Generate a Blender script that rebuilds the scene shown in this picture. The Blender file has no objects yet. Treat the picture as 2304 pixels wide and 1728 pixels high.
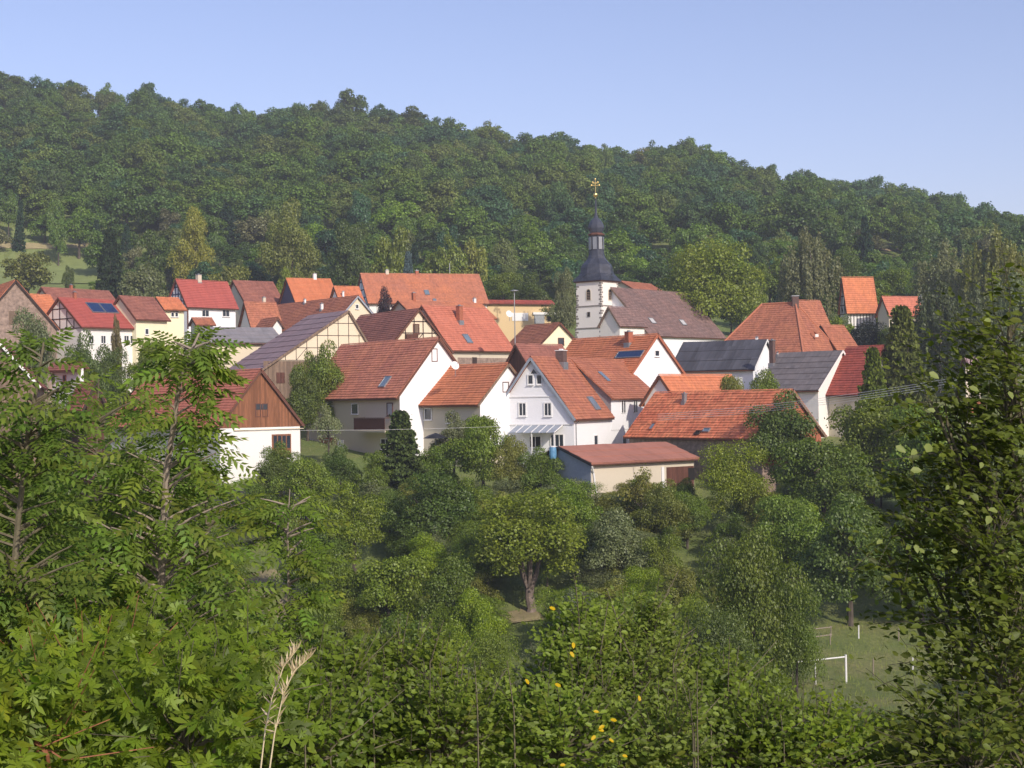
import bpy, math, random
import numpy as np
from mathutils import Vector, Matrix

# ------------------------------------------------------------------ camera, sky, sun
F = 3500.0; CX, CY = 1152.0, 864.0          # focal length and centre for a 2304 x 1728 frame
PITCH = math.radians(0.59); ROLL = math.radians(1.0)
sc = bpy.context.scene
X0 = Vector((1, 0, 0)); UP0 = Vector((0, -math.sin(PITCH), math.cos(PITCH)))
FW = Vector((0, math.cos(PITCH), math.sin(PITCH)))
RT = X0 * math.cos(ROLL) - UP0 * math.sin(ROLL)
UP = UP0 * math.cos(ROLL) + X0 * math.sin(ROLL)
cam = bpy.data.cameras.new('camera'); camo = bpy.data.objects.new('camera', cam)
sc.collection.objects.link(camo); sc.camera = camo
cam.sensor_width = 36.0; cam.lens = 36.0 * F / 2304.0
cam.clip_start = 0.1; cam.clip_end = 6000
camo.matrix_world = Matrix(((RT.x, UP.x, -FW.x, 0), (RT.y, UP.y, -FW.y, 0), (RT.z, UP.z, -FW.z, 0), (0, 0, 0, 1)))

SUN_AZ = math.radians(148)                  # clockwise from +Y
SUN_EL = math.radians(31)
world = bpy.data.worlds.new('World'); sc.world = world; world.use_nodes = True
wn = world.node_tree; wn.nodes.clear()
sky = wn.nodes.new('ShaderNodeTexSky'); sky.sky_type = 'NISHITA'; sky.sun_disc = False
sky.sun_elevation = SUN_EL; sky.sun_rotation = SUN_AZ
sky.air_density = 1.0; sky.dust_density = 1.2; sky.ozone_density = 3.0; sky.altitude = 300
bg = wn.nodes.new('ShaderNodeBackground'); bg.inputs['Strength'].default_value = 0.13
wo = wn.nodes.new('ShaderNodeOutputWorld')
tint = wn.nodes.new('ShaderNodeMix'); tint.data_type = 'RGBA'; tint.blend_type = 'MULTIPLY'; tint.inputs[0].default_value = 1.0
tint.inputs[7].default_value = (1.12, 0.90, 0.95, 1)
wn.links.new(sky.outputs[0], tint.inputs[6]); wn.links.new(tint.outputs[2], bg.inputs[0]); wn.links.new(bg.outputs[0], wo.inputs[0])
sl = bpy.data.lights.new('sun', 'SUN'); sl.energy = 3.1; sl.angle = math.radians(0.5); sl.color = (1.0, 0.9, 0.76)
so = bpy.data.objects.new('sun', sl); sc.collection.objects.link(so)
SD = Vector((math.sin(SUN_AZ) * math.cos(SUN_EL), math.cos(SUN_AZ) * math.cos(SUN_EL), math.sin(SUN_EL)))
so.rotation_euler = SD.to_track_quat('Z', 'Y').to_euler(); so.location = (60, -80, 120)
sc.view_settings.view_transform = 'Standard'; sc.view_settings.look = 'None'
sc.view_settings.exposure = 0.45; sc.view_settings.gamma = 1.0; sc.view_settings.use_curve_mapping = False
sc.cycles.max_bounces = 6; sc.cycles.diffuse_bounces = 3; sc.cycles.transmission_bounces = 3
sc.cycles.volume_bounces = 0; sc.cycles.glossy_bounces = 2; sc.cycles.transparent_max_bounces = 4

rnd = random.Random(11); rng = np.random.default_rng(11)
COL = sc.collection

# ------------------------------------------------------------------ pixel <-> world helpers (used once, to measure sizes)
def ray(px, py):
    d = FW + RT * ((px - CX) / F) - UP * ((py - CY) / F)
    return d / d.y
def P(px, py, D): return ray(px, py) * D

# ------------------------------------------------------------------ object helpers
def tag(o, label=None, cat=None, group=None, kind=None):
    if label: o['label'] = label
    if cat: o['category'] = cat
    if group: o['group'] = group
    if kind: o['kind'] = kind
    return o
def empty(name, loc, rz=0.0, label=None, cat=None, group=None):
    o = bpy.data.objects.new(name, None); o.empty_display_size = 0.5
    COL.objects.link(o); o.location = loc; o.rotation_euler = (0, 0, rz)
    return tag(o, label, cat, group)
class MB:
    def __init__(s): s.v = []; s.f = []; s.uv = []; s.has_uv = False
    def face(s, pts, uv=None):
        n = len(s.v); s.v += [tuple(p) for p in pts]; s.f.append(tuple(range(n, n + len(pts))))
        if uv is not None: s.uv += [tuple(t) for t in uv]; s.has_uv = True
        else: s.uv += [(p[0], p[2]) for p in pts]
    def box8(s, c):           # c: 8 corners, bottom four then top four
        for q in ((3, 2, 1, 0), (4, 5, 6, 7), (0, 1, 5, 4), (1, 2, 6, 5), (2, 3, 7, 6), (3, 0, 4, 7)):
            s.face([c[i] for i in q])
    def box(s, x0, x1, y0, y1, z0, z1):
        s.box8([(x0, y0, z0), (x1, y0, z0), (x1, y1, z0), (x0, y1, z0), (x0, y0, z1), (x1, y0, z1), (x1, y1, z1), (x0, y1, z1)])
    def beam(s, a, b, w, h, up=Vector((0, 0, 1))):
        a, b = Vector(a), Vector(b); d = (b - a).normalized()
        sd = d.cross(up)
        if sd.length < 1e-4: sd = d.cross(Vector((1, 0, 0)))
        sd.normalize(); u = sd.cross(d).normalized()
        c = []
        for p in (a, b):
            c.append([p - sd * w / 2 - u * h / 2, p + sd * w / 2 - u * h / 2, p + sd * w / 2 + u * h / 2, p - sd * w / 2 + u * h / 2])
        A, B = c
        s.box8([A[0], A[1], B[1], B[0], A[3], A[2], B[2], B[3]])
    def tube(s, pts, radii, n=6, cap=True):
        pts = [Vector(p) for p in pts]; rings = []
        for i, p in enumerate(pts):
            d = (pts[min(i + 1, len(pts) - 1)] - pts[max(i - 1, 0)])
            d = d.normalized() if d.length > 1e-9 else Vector((0, 0, 1))
            a = d.cross(Vector((0.13, 0.97, 0.2)));
            if a.length < 1e-3: a = d.cross(Vector((1, 0, 0)))
            a.normalize(); b = d.cross(a)
            rings.append([p + (a * math.cos(t) + b * math.sin(t)) * radii[i] for t in [2 * math.pi * k / n for k in range(n)]])
        for r0, r1 in zip(rings, rings[1:]):
            for k in range(n):
                s.face([r0[k], r0[(k + 1) % n], r1[(k + 1) % n], r1[k]])
        if cap: s.face(rings[-1]); s.face(rings[0][::-1])
    def lathe(s, c, prof, n=8, rot=0.0, sq=1.0):
        c = Vector(c); rings = []
        for r, z in prof:
            rings.append([c + Vector((r * math.cos(rot + 2 * math.pi * k / n), r * math.sin(rot + 2 * math.pi * k / n), z)) for k in range(n)])
        for r0, r1 in zip(rings, rings[1:]):
            for k in range(n): s.face([r0[k], r0[(k + 1) % n], r1[(k + 1) % n], r1[k]])
        s.face(rings[-1])
    def build(s, name, mat, parent=None, smooth=False):
        me = bpy.data.meshes.new(name); me.from_pydata([tuple(v) for v in s.v], [], s.f)
        if s.has_uv:
            ul = me.uv_layers.new(name='UVMap'); ul.data.foreach_set('uv', [c for t in s.uv for c in t])
        me.materials.append(mat); me.update()
        if smooth: me.polygons.foreach_set('use_smooth', [True] * len(me.polygons))
        o = bpy.data.objects.new(name, me); COL.objects.link(o)
        if parent: o.parent = parent
        return o

# ------------------------------------------------------------------ materials
def nodes(name):
    m = bpy.data.materials.new(name); m.use_nodes = True; nt = m.node_tree
    b = nt.nodes['Principled BSDF']; b.inputs['Specular IOR Level'].default_value = 0.3
    return m, nt, b
def N(nt, t, **kw):
    n = nt.nodes.new(t)
    for k, v in kw.items(): setattr(n, k, v)
    return n
def noise(nt, vec, scale, detail=3, rough=0.55):
    n = N(nt, 'ShaderNodeTexNoise'); n.inputs['Scale'].default_value = scale; n.inputs['Detail'].default_value = detail
    n.inputs['Roughness'].default_value = rough
    if vec is not None: nt.links.new(vec, n.inputs['Vector'])
    return n.outputs['Fac']
def ramp(nt, fac, p0, p1, c0=(0, 0, 0, 1), c1=(1, 1, 1, 1)):
    r = N(nt, 'ShaderNodeValToRGB'); e = r.color_ramp.elements
    e[0].position = p0; e[1].position = p1; e[0].color = c0; e[1].color = c1
    nt.links.new(fac, r.inputs[0]); return r.outputs[0]
def mix(nt, fac, a, b, mode='MIX'):
    m = N(nt, 'ShaderNodeMix', data_type='RGBA', blend_type=mode)
    for sock, val in ((m.inputs[0], fac), (m.inputs[6], a), (m.inputs[7], b)):
        if isinstance(val, (int, float)): sock.default_value = val
        elif isinstance(val, tuple): sock.default_value = val if len(val) == 4 else (*val, 1)
        else: nt.links.new(val, sock)
    return m.outputs[2]
def mul(c, k): return tuple(min(1, x * k) for x in c[:3])
def plain(name, col, rough=0.7, var=0.25, scale=1.5, metal=0.0, spec=0.3, bump=0.0):
    m, nt, b = nodes(name); tc = N(nt, 'ShaderNodeTexCoord')
    f = noise(nt, tc.outputs['Object'], scale, 5, 0.65)
    c = mix(nt, ramp(nt, f, 0.3, 0.7), mul(col, 1 - var), mul(col, 1 + var * 0.6))
    f2 = noise(nt, tc.outputs['Object'], scale * 9, 3)
    c = mix(nt, ramp(nt, f2, 0.35, 0.75), c, mix(nt, 0.8, c, mul(col, 1 - var)))
    nt.links.new(c, b.inputs['Base Color']); b.inputs['Roughness'].default_value = rough
    b.inputs['Metallic'].default_value = metal; b.inputs['Specular IOR Level'].default_value = spec
    if bump:
        bp = N(nt, 'ShaderNodeBump'); bp.inputs['Strength'].default_value = bump; bp.inputs['Distance'].default_value = 0.03
        nt.links.new(f2, bp.inputs['Height']); nt.links.new(bp.outputs[0], b.inputs['Normal'])
    return m
def plaster(name, col, dirt=(0.35, 0.31, 0.25), amt=0.35):
    m, nt, b = nodes(name); tc = N(nt, 'ShaderNodeTexCoord')
    mp = N(nt, 'ShaderNodeMapping'); mp.inputs['Scale'].default_value = (1, 1, 0.25)
    nt.links.new(tc.outputs['Object'], mp.inputs[0])
    f = noise(nt, mp.outputs[0], 0.9, 6, 0.7)
    c = mix(nt, ramp(nt, f, 0.52, 0.9), col, mix(nt, amt, col, dirt))
    f2 = noise(nt, tc.outputs['Object'], 14, 4)
    c = mix(nt, ramp(nt, f2, 0.3, 0.8), mul(col, 0.93), c)
    nt.links.new(c, b.inputs['Base Color']); b.inputs['Roughness'].default_value = 0.9
    bp = N(nt, 'ShaderNodeBump'); bp.inputs['Strength'].default_value = 0.25; bp.inputs['Distance'].default_value = 0.02
    nt.links.new(f2, bp.inputs['Height']); nt.links.new(bp.outputs[0], b.inputs['Normal'])
    return m
def roofmat(name, a, b2, patch=0.12, tile=(0.24, 0.36), var=0.5, dark=(0.1, 0.07, 0.06), lich=0.25):
    """tiles: colour per tile (UV in metres), weathering patches, dark lichen"""
    m, nt, b = nodes(name)
    uv = N(nt, 'ShaderNodeUVMap'); uv.uv_map = 'UVMap'
    sx = N(nt, 'ShaderNodeVectorMath', operation='DIVIDE'); sx.inputs[1].default_value = (tile[0], tile[1], 1)
    nt.links.new(uv.outputs[0], sx.inputs[0])
    fl = N(nt, 'ShaderNodeVectorMath', operation='FLOOR'); nt.links.new(sx.outputs[0], fl.inputs[0])
    oi = N(nt, 'ShaderNodeTexCoord')
    wnz = N(nt, 'ShaderNodeTexWhiteNoise', noise_dimensions='2D'); nt.links.new(fl.outputs[0], wnz.inputs[0])
    pn = noise(nt, uv.outputs[0], patch * 3, 4, 0.6)
    st = N(nt, 'ShaderNodeMapping'); st.inputs['Scale'].default_value = (1.0, 0.12, 1); nt.links.new(uv.outputs[0], st.inputs[0])
    pn2 = noise(nt, st.outputs[0], 0.9, 4, 0.7)
    base = mix(nt, ramp(nt, pn, 0.35, 0.66), a, b2)
    base = mix(nt, ramp(nt, pn2, 0.45, 0.8), base, mul(b2, 0.75))
    v = mix(nt, wnz.outputs['Value'], (1 - var * 0.5,) * 3, (1 + var * 0.35,) * 3)
    base = mix(nt, 1.0, base, v, 'MULTIPLY')
    ln = noise(nt, uv.outputs[0], 1.7, 6, 0.75)
    base = mix(nt, mix(nt, lich, (0, 0, 0), ramp(nt, ln, 0.5, 0.75)), base, dark)
    # rounded relief across every tile
    sep = N(nt, 'ShaderNodeSeparateXYZ'); nt.links.new(sx.outputs[0], sep.inputs[0])
    fr = N(nt, 'ShaderNodeMath', operation='PINGPONG'); fr.inputs[1].default_value = 0.5; nt.links.new(sep.outputs[0], fr.inputs[0])
    bp = N(nt, 'ShaderNodeBump'); bp.inputs['Strength'].default_value = 0.5; bp.inputs['Distance'].default_value = 0.06
    nt.links.new(fr.outputs[0], bp.inputs['Height']); nt.links.new(bp.outputs[0], b.inputs['Normal'])
    nt.links.new(base, b.inputs['Base Color']); b.inputs['Roughness'].default_value = 0.85
    return m
def planks(name, col, width=0.18, horizontal=False):
    m, nt, b = nodes(name); tc = N(nt, 'ShaderNodeTexCoord')
    sp = N(nt, 'ShaderNodeSeparateXYZ'); nt.links.new(tc.outputs['Object'], sp.inputs[0])
    ad = N(nt, 'ShaderNodeMath', operation='ADD'); nt.links.new(sp.outputs[0], ad.inputs[0]); nt.links.new(sp.outputs[1], ad.inputs[1])
    dv = N(nt, 'ShaderNodeMath', operation='DIVIDE'); nt.links.new(sp.outputs[2] if horizontal else ad.outputs[0], dv.inputs[0]); dv.inputs[1].default_value = width
    fl = N(nt, 'ShaderNodeMath', operation='FLOOR'); nt.links.new(dv.outputs[0], fl.inputs[0])
    w = N(nt, 'ShaderNodeTexWhiteNoise', noise_dimensions='1D'); nt.links.new(fl.outputs[0], w.inputs['W'])
    c = mix(nt, w.outputs['Value'], mul(col, 0.65), mul(col, 1.2))
    mp = N(nt, 'ShaderNodeMapping'); mp.inputs['Scale'].default_value = (6, 6, 0.5); nt.links.new(tc.outputs['Object'], mp.inputs[0])
    c = mix(nt, ramp(nt, noise(nt, mp.outputs[0], 2, 5), 0.4, 0.75), c, mul(col, 0.55))
    pp = N(nt, 'ShaderNodeMath', operation='PINGPONG'); pp.inputs[1].default_value = 0.5; nt.links.new(dv.outputs[0], pp.inputs[0])
    bp = N(nt, 'ShaderNodeBump'); bp.inputs['Strength'].default_value = 0.6; bp.inputs['Distance'].default_value = 0.03
    rp = ramp(nt, pp.outputs[0], 0.0, 0.1); nt.links.new(rp, bp.inputs['Height']); nt.links.new(bp.outputs[0], b.inputs['Normal'])
    nt.links.new(c, b.inputs['Base Color']); b.inputs['Roughness'].default_value = 0.8
    return m
def leafmat(name, rough=0.55, transl=0.32, tintvar=0.35, gloss=0.25, fixed=None, tone_random=None):
    """leaf colour = object colour (or a tone by chance) varied leaf by leaf and in soft patches"""
    m = bpy.data.materials.new(name); m.use_nodes = True; nt = m.node_tree; nt.nodes.clear()
    oi = N(nt, 'ShaderNodeObjectInfo'); ge = N(nt, 'ShaderNodeNewGeometry'); tc = N(nt, 'ShaderNodeTexCoord')
    if tone_random:
        r = N(nt, 'ShaderNodeValToRGB'); e = r.color_ramp.elements; r.color_ramp.interpolation = 'LINEAR'
        while len(e) < len(tone_random): e.new(0.5)
        for i, c in enumerate(tone_random): e[i].position = i / (len(tone_random) - 1); e[i].color = (*c, 1)
        nt.links.new(oi.outputs['Random'], r.inputs[0]); base = r.outputs[0]
    elif fixed: base = fixed
    else: base = oi.outputs['Color']
    v = N(nt, 'ShaderNodeMapRange'); v.inputs[3].default_value = 1 - tintvar * 1.15; v.inputs[4].default_value = 1 + tintvar
    nt.links.new(ge.outputs['Random Per Island'], v.inputs[0])
    hs = N(nt, 'ShaderNodeHueSaturation'); hs.inputs['Saturation'].default_value = 1.15; nt.links.new(v.outputs[0], hs.inputs['Value'])
    hv = N(nt, 'ShaderNodeMapRange'); hv.inputs[3].default_value = 0.465; hv.inputs[4].default_value = 0.508
    f = noise(nt, tc.outputs['Object'], 2.5, 2); nt.links.new(f, hv.inputs[0]); nt.links.new(hv.outputs[0], hs.inputs['Hue'])
    if isinstance(base, tuple): hs.inputs['Color'].default_value = (*base, 1)
    else: nt.links.new(base, hs.inputs['Color'])
    d = N(nt, 'ShaderNodeBsdfDiffuse'); t = N(nt, 'ShaderNodeBsdfTranslucent'); g = N(nt, 'ShaderNodeBsdfGlossy')
    g.inputs['Roughness'].default_value = rough
    ty = mix(nt, 1.0, hs.outputs[0], (1.5, 1.6, 0.7), 'MULTIPLY')
    nt.links.new(hs.outputs[0], d.inputs[0]); nt.links.new(ty, t.inputs[0]); g.inputs[0].default_value = (0.5, 0.55, 0.5, 1)
    a = N(nt, 'ShaderNodeMixShader'); a.inputs[0].default_value = transl
    nt.links.new(d.outputs[0], a.inputs[1]); nt.links.new(t.outputs[0], a.inputs[2])
    fr = N(nt, 'ShaderNodeMixShader'); fr.inputs[0].default_value = gloss * 0.2
    nt.links.new(a.outputs[0], fr.inputs[1]); nt.links.new(g.outputs[0], fr.inputs[2])
    o = N(nt, 'ShaderNodeOutputMaterial'); nt.links.new(fr.outputs[0], o.inputs[0])
    return m

WHITE = plaster('white_render', (0.80, 0.79, 0.76), amt=0.4)
WHITE2 = plaster('bright_white_render', (0.84, 0.85, 0.87), amt=0.1)
CREAM = plaster('cream_render', (0.72, 0.63, 0.47), amt=0.3)
YELLOW = plaster('pale_yellow_render', (0.84, 0.78, 0.55), amt=0.12)
BEIGE = plaster('beige_render', (0.60, 0.54, 0.43), amt=0.45)
OCHRE = plaster('ochre_render', (0.66, 0.50, 0.28), amt=0.2)
CHURCHW = plaster('church_render', (0.84, 0.80, 0.74), (0.36, 0.3, 0.24), amt=0.55)
STONE = plain('rubble_stone', (0.36, 0.27, 0.22), 0.9, 0.55, 2.2, bump=0.8)
QUOIN = plain('grey_sandstone', (0.30, 0.27, 0.24), 0.9, 0.4, 3, bump=0.5)
BRICK = plain('red_brick', (0.40, 0.14, 0.08), 0.9, 0.35, 4, bump=0.5)
BRICKD = plain('sooty_brick', (0.14, 0.09, 0.08), 0.9, 0.35, 4, bump=0.5)
WOODR = planks('red_brown_boards', (0.27, 0.115, 0.058), 0.2)
WOODD = planks('dark_brown_boards', (0.12, 0.05, 0.035), 0.2)
WOODG = planks('weathered_boards', (0.24, 0.17, 0.12), 0.2)
TIMBER = plain('dark_timber', (0.055, 0.035, 0.03), 0.8, 0.3, 4)
TIMBB = plain('blue_grey_timber', (0.09, 0.10, 0.17), 0.8, 0.3, 4)
TRIM = plain('brown_trim', (0.14, 0.06, 0.04), 0.7, 0.3, 3)
TRIMG = plain('blue_grey_trim', (0.30, 0.34, 0.40), 0.6, 0.15, 3)
WPAINT = plain('white_paint', (0.78, 0.78, 0.77), 0.5, 0.08, 3)
ZINC = plain('zinc', (0.32, 0.34, 0.36), 0.45, 0.2, 3, metal=0.6)
DARKM = plain('dark_metal', (0.04, 0.04, 0.045), 0.5, 0.3, 3, metal=0.3)
GLASS = plain('window_glass', (0.035, 0.045, 0.06), 0.12, 0.3, 1.5, spec=0.6)
CURT = plain('pale_curtain', (0.5, 0.5, 0.5), 0.7, 0.2, 4)
GLASSB = plain('skylight_glass', (0.16, 0.22, 0.28), 0.15, 0.2, 1, spec=0.7)
SOLAR = plain('solar_glass', (0.02, 0.045, 0.13), 0.2, 0.35, 3, spec=0.5)
DARK = plain('dark_opening', (0.02, 0.017, 0.016), 0.9, 0.3, 2)
GOLD = plain('gilded_metal', (0.95, 0.70, 0.25), 0.28, 0.1, 3, metal=1.0)
SLATE = roofmat('tower_slate', (0.055, 0.062, 0.085), (0.035, 0.04, 0.058), 0.3, (0.25, 0.25), 0.5, (0.02, 0.02, 0.025), 0.2)
SLATE.node_tree.nodes['Principled BSDF'].inputs['Roughness'].default_value = 0.42
R_REDA = roofmat('farmhouse_red_tiles', (0.60, 0.24, 0.135), (0.50, 0.185, 0.125), 0.1, var=0.4, lich=0.2)
R_RED = roofmat('brick_red_tiles', (0.44, 0.175, 0.095), (0.37, 0.14, 0.09), 0.1, var=0.4, lich=0.2)
R_REDL = roofmat('salmon_red_tiles', (0.55, 0.195, 0.125), (0.49, 0.165, 0.105), 0.1, var=0.25, lich=0.08)
R_ORANGE = roofmat('orange_tiles', (0.62, 0.225, 0.10), (0.54, 0.19, 0.10), 0.1, var=0.3, lich=0.1)
R_ORNEW = roofmat('new_orange_tiles', (0.60, 0.215, 0.10), (0.56, 0.20, 0.095), 0.1, var=0.12, lich=0.0)
R_BRIGHT = roofmat('bright_red_tiles', (0.42, 0.105, 0.085), (0.385, 0.098, 0.08), 0.1, var=0.12, lich=0.0)
R_BROWN = roofmat('brown_red_tiles', (0.34, 0.14, 0.10), (0.27, 0.11, 0.085), 0.12, var=0.35, lich=0.25)
R_OLD = roofmat('old_church_tiles', (0.26, 0.16, 0.14), (0.20, 0.135, 0.125), 0.1, var=0.5, dark=(0.08, 0.075, 0.07), lich=0.35)
R_MIX = roofmat('patched_orange_tiles', (0.78, 0.29, 0.14), (0.62, 0.18, 0.09), 0.16, (0.25, 0.4), 0.6, lich=0.22)
R_MIX2 = roofmat('weathered_orange_tiles', (0.54, 0.205, 0.10), (0.45, 0.185, 0.12), 0.05, (0.25, 0.4), 0.3, lich=0.12)
R_PURPLE = roofmat('grey_purple_sheets', (0.30, 0.205, 0.215), (0.24, 0.18, 0.195), 0.08, (0.9, 1.4), 0.2, dark=(0.16, 0.14, 0.14), lich=0.2)
R_GREY = roofmat('grey_sheets', (0.27, 0.25, 0.26), (0.21, 0.205, 0.22), 0.08, (1.0, 2.0), 0.15, lich=0.15)
R_SLATE = roofmat('slate_blue_sheets', (0.085, 0.088, 0.105), (0.06, 0.063, 0.08), 0.1, (0.5, 2.5), 0.5, lich=0.3)
R_GRBR = roofmat('grey_brown_roofing', (0.185, 0.165, 0.165), (0.15, 0.14, 0.145), 0.1, (0.6, 0.6), 0.3, lich=0.3)
R_DKRED = roofmat('dark_red_tiles', (0.40, 0.09, 0.06), (0.31, 0.075, 0.06), 0.1, var=0.4, lich=0.3)
R_FELT = roofmat('rusty_red_roofing', (0.41, 0.175, 0.125), (0.35, 0.16, 0.115), 0.08, (1.0, 3.0), 0.12, lich=0.15)
BARK = plain('bark', (0.12, 0.10, 0.08), 0.95, 0.5, 6, bump=0.8)
BARKP = plain('pale_bark', (0.42, 0.38, 0.34), 0.9, 0.3, 6, bump=0.5)
STEM = plain('green_brown_stem', (0.16, 0.14, 0.09), 0.8, 0.4, 12)
STEMP = plain('grey_pink_stem', (0.30, 0.25, 0.20), 0.8, 0.3, 12)
STEMR = plain('red_brown_stem', (0.30, 0.12, 0.06), 0.7, 0.3, 12)
STRAW = plain('dry_straw', (0.66, 0.56, 0.36), 0.8, 0.25, 20)
LEAF = leafmat('leaf', 0.5, 0.35, 0.35, 0.3)
LEAFN = leafmat('near_leaf', 0.5, 0.38, 0.42, 0.15)
LEAFC = leafmat('needles', 0.6, 0.1, 0.3, 0.1)

# ------------------------------------------------------------------ ground
PRY = [-200, -60, 0, 10, 30, 60, 90, 107, 125, 140, 160, 175, 200, 240, 280, 320, 360, 400]
PRZ = [6, 1, -1.7, -4.2, -10.0, -17.6, -19.3, -19.6, -17.6, -13.5, -8.3, -6.2, -3.2, 2.5, 8.0, 14.5, 22, 31]
SKYL = [(-900, 120), (-300, 135), (0, 160), (100, 190), (230, 200), (350, 210), (500, 240), (600, 254), (690, 248), (760, 240), (880, 252), (975, 268),
        (1030, 298), (1100, 300), (1160, 300), (1230, 312), (1330, 328), (1440, 330), (1520, 326), (1560, 336), (1650, 358), (1700, 380), (1790, 398),
        (1870, 408), (1950, 414), (2020, 420), (2100, 446), (2160, 474), (2230, 508), (2304, 515), (2600, 540), (3300, 570)]
DR = 640.0; TREEH = 12.0
SKX = [p[0] for p in SKYL]; SKZ = [P(p[0], p[1], DR).z - TREEH for p in SKYL]
def terr(x, y):
    if y <= 400:
        z = float(np.interp(y, PRY, PRZ))
        px = CX + F * x / max(y, 60.0)
        if y > 300:
            z += (y - 300) / 100.0 * (float(np.interp(px, [0, 500, 1200, 2304], [4.5, 2, 0, -1.5])))
        if y > 110: z += 0.5 * math.sin(x * 0.05 + 1) * math.sin(y * 0.06)
        elif y > 40: z += 0.3 * math.sin(x * 0.11 + 1) * math.sin(y * 0.09)
        return z
    px = CX + F * x / y
    z0 = terr(x * 400.0 / y, 400)
    zr = float(np.interp(px, SKX, SKZ)) + 1.5 * math.sin(px * 0.021)
    if y < DR:
        t = (y - 400) / (DR - 400)
        return z0 + (zr - z0) * (t ** 0.92) + 2.2 * math.sin(px * 0.013 + y * 0.02) * math.sin(math.pi * t)
    return max(zr - (y - DR) * 0.12 * min(1, (y - DR) / 60), -40.0)
def hit(px, py, y0=45.0, y1=900.0):
    d = ray(px, py); y = y0
    while y < y1:
        if d.z * y <= terr(d.x * y, y): return Vector((d.x * y, y, terr(d.x * y, y)))
        y += 0.5
    return None
ys = list(np.concatenate([np.arange(-200, 0, 20), np.arange(0, 60, 3), np.arange(60, 420, 4), np.arange(420, 760, 10), np.arange(760, 1650, 80)]))
us = list(np.linspace(-0.95, 0.95, 150))
gv = []; gf = []
for y in ys:
    for u in us:
        x = u * max(abs(y), 90.0) * (1.0 if y > 0 else 1.5); z = terr(x, y) if y > -199 else terr(x, -199)
        gv.append((x, y, z + 0.12 * math.sin(x * 1.3 + y) * math.sin(y * 0.7)))
nu = len(us)
for j in range(len(ys) - 1):
    for i in range(nu - 1): gf.append((j * nu + i, j * nu + i + 1, (j + 1) * nu + i + 1, (j + 1) * nu + i))
m, nt, b = nodes('meadow_grass'); tc = N(nt, 'ShaderNodeTexCoord')
c = mix(nt, ramp(nt, noise(nt, tc.outputs['Object'], 0.06, 5, 0.6), 0.42, 0.66), (0.25, 0.32, 0.085), (0.34, 0.31, 0.13))
c = mix(nt, ramp(nt, noise(nt, tc.outputs['Object'], 0.25, 5, 0.7), 0.4, 0.7), c, (0.17, 0.23, 0.06))
c = mix(nt, ramp(nt, noise(nt, tc.outputs['Object'], 3.0, 4, 0.8), 0.35, 0.75), mix(nt, 0.6, c, (0.08, 0.12, 0.03)), c)
nt.links.new(c, b.inputs['Base Color']); b.inputs['Roughness'].default_value = 0.95
bp = N(nt, 'ShaderNodeBump'); bp.inputs['Strength'].default_value = 0.9; bp.inputs['Distance'].default_value = 0.25
nt.links.new(noise(nt, tc.outputs['Object'], 2.2, 6, 0.8), bp.inputs['Height']); nt.links.new(bp.outputs[0], b.inputs['Normal'])
GRASSM = m
me = bpy.data.meshes.new('ground'); me.from_pydata(gv, [], gf); me.materials.append(GRASSM)
me.polygons.foreach_set('use_smooth', [True] * len(me.polygons))
ground = bpy.data.objects.new('ground', me); COL.objects.link(ground); ground['kind'] = 'structure'

def drape(name, pts, w, mat, lift=0.12, kind='structure', jag=0.3):
    """strip of bare ground laid on the terrain along world points"""
    mb = MB(); P3 = [Vector((p[0], p[1], 0)) for p in pts]; rows = []
    for a, b_ in zip(P3, P3[1:]):
        n = max(2, int((b_ - a).length / 1.5))
        d = (b_ - a).normalized(); s = Vector((-d.y, d.x, 0))
        for k in range(n + 1):
            c = a.lerp(b_, k / n); row = []
            ww = w * (1 + jag * (rnd.random() - 0.5))
            for t in (-0.5, -0.2, 0.2, 0.5):
                q = c + s * t * ww; row.append((q.x, q.y, terr(q.x, q.y) + lift + 0.1 * (1 - abs(t) * 2)))
            rows.append(row)
    for r0, r1 in zip(rows, rows[1:]):
        for i in range(3): mb.face([r0[i], r0[i + 1], r1[i + 1], r1[i]])
    o = mb.build(name, mat); o['kind'] = kind; return o
SAND = plain('dry_sandy_earth', (0.46, 0.36, 0.22), 0.95, 0.3, 0.5, bump=0.6)
DIRT = plain('dry_earth', (0.31, 0.26, 0.14), 0.95, 0.35, 0.4, bump=0.6)
STUB = plain('stubble', (0.42, 0.36, 0.19), 0.95, 0.3, 0.4, bump=0.6)
LAWN = plain('lawn', (0.22, 0.27, 0.09), 0.95, 0.25, 0.3, bump=0.5)
def drape_px(name, pxs, w, mat, **k):
    pts = [hit(*p) for p in pxs]; pts = [p for p in pts if p is not None]
    return drape(name, pts, w, mat, **k)

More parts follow.
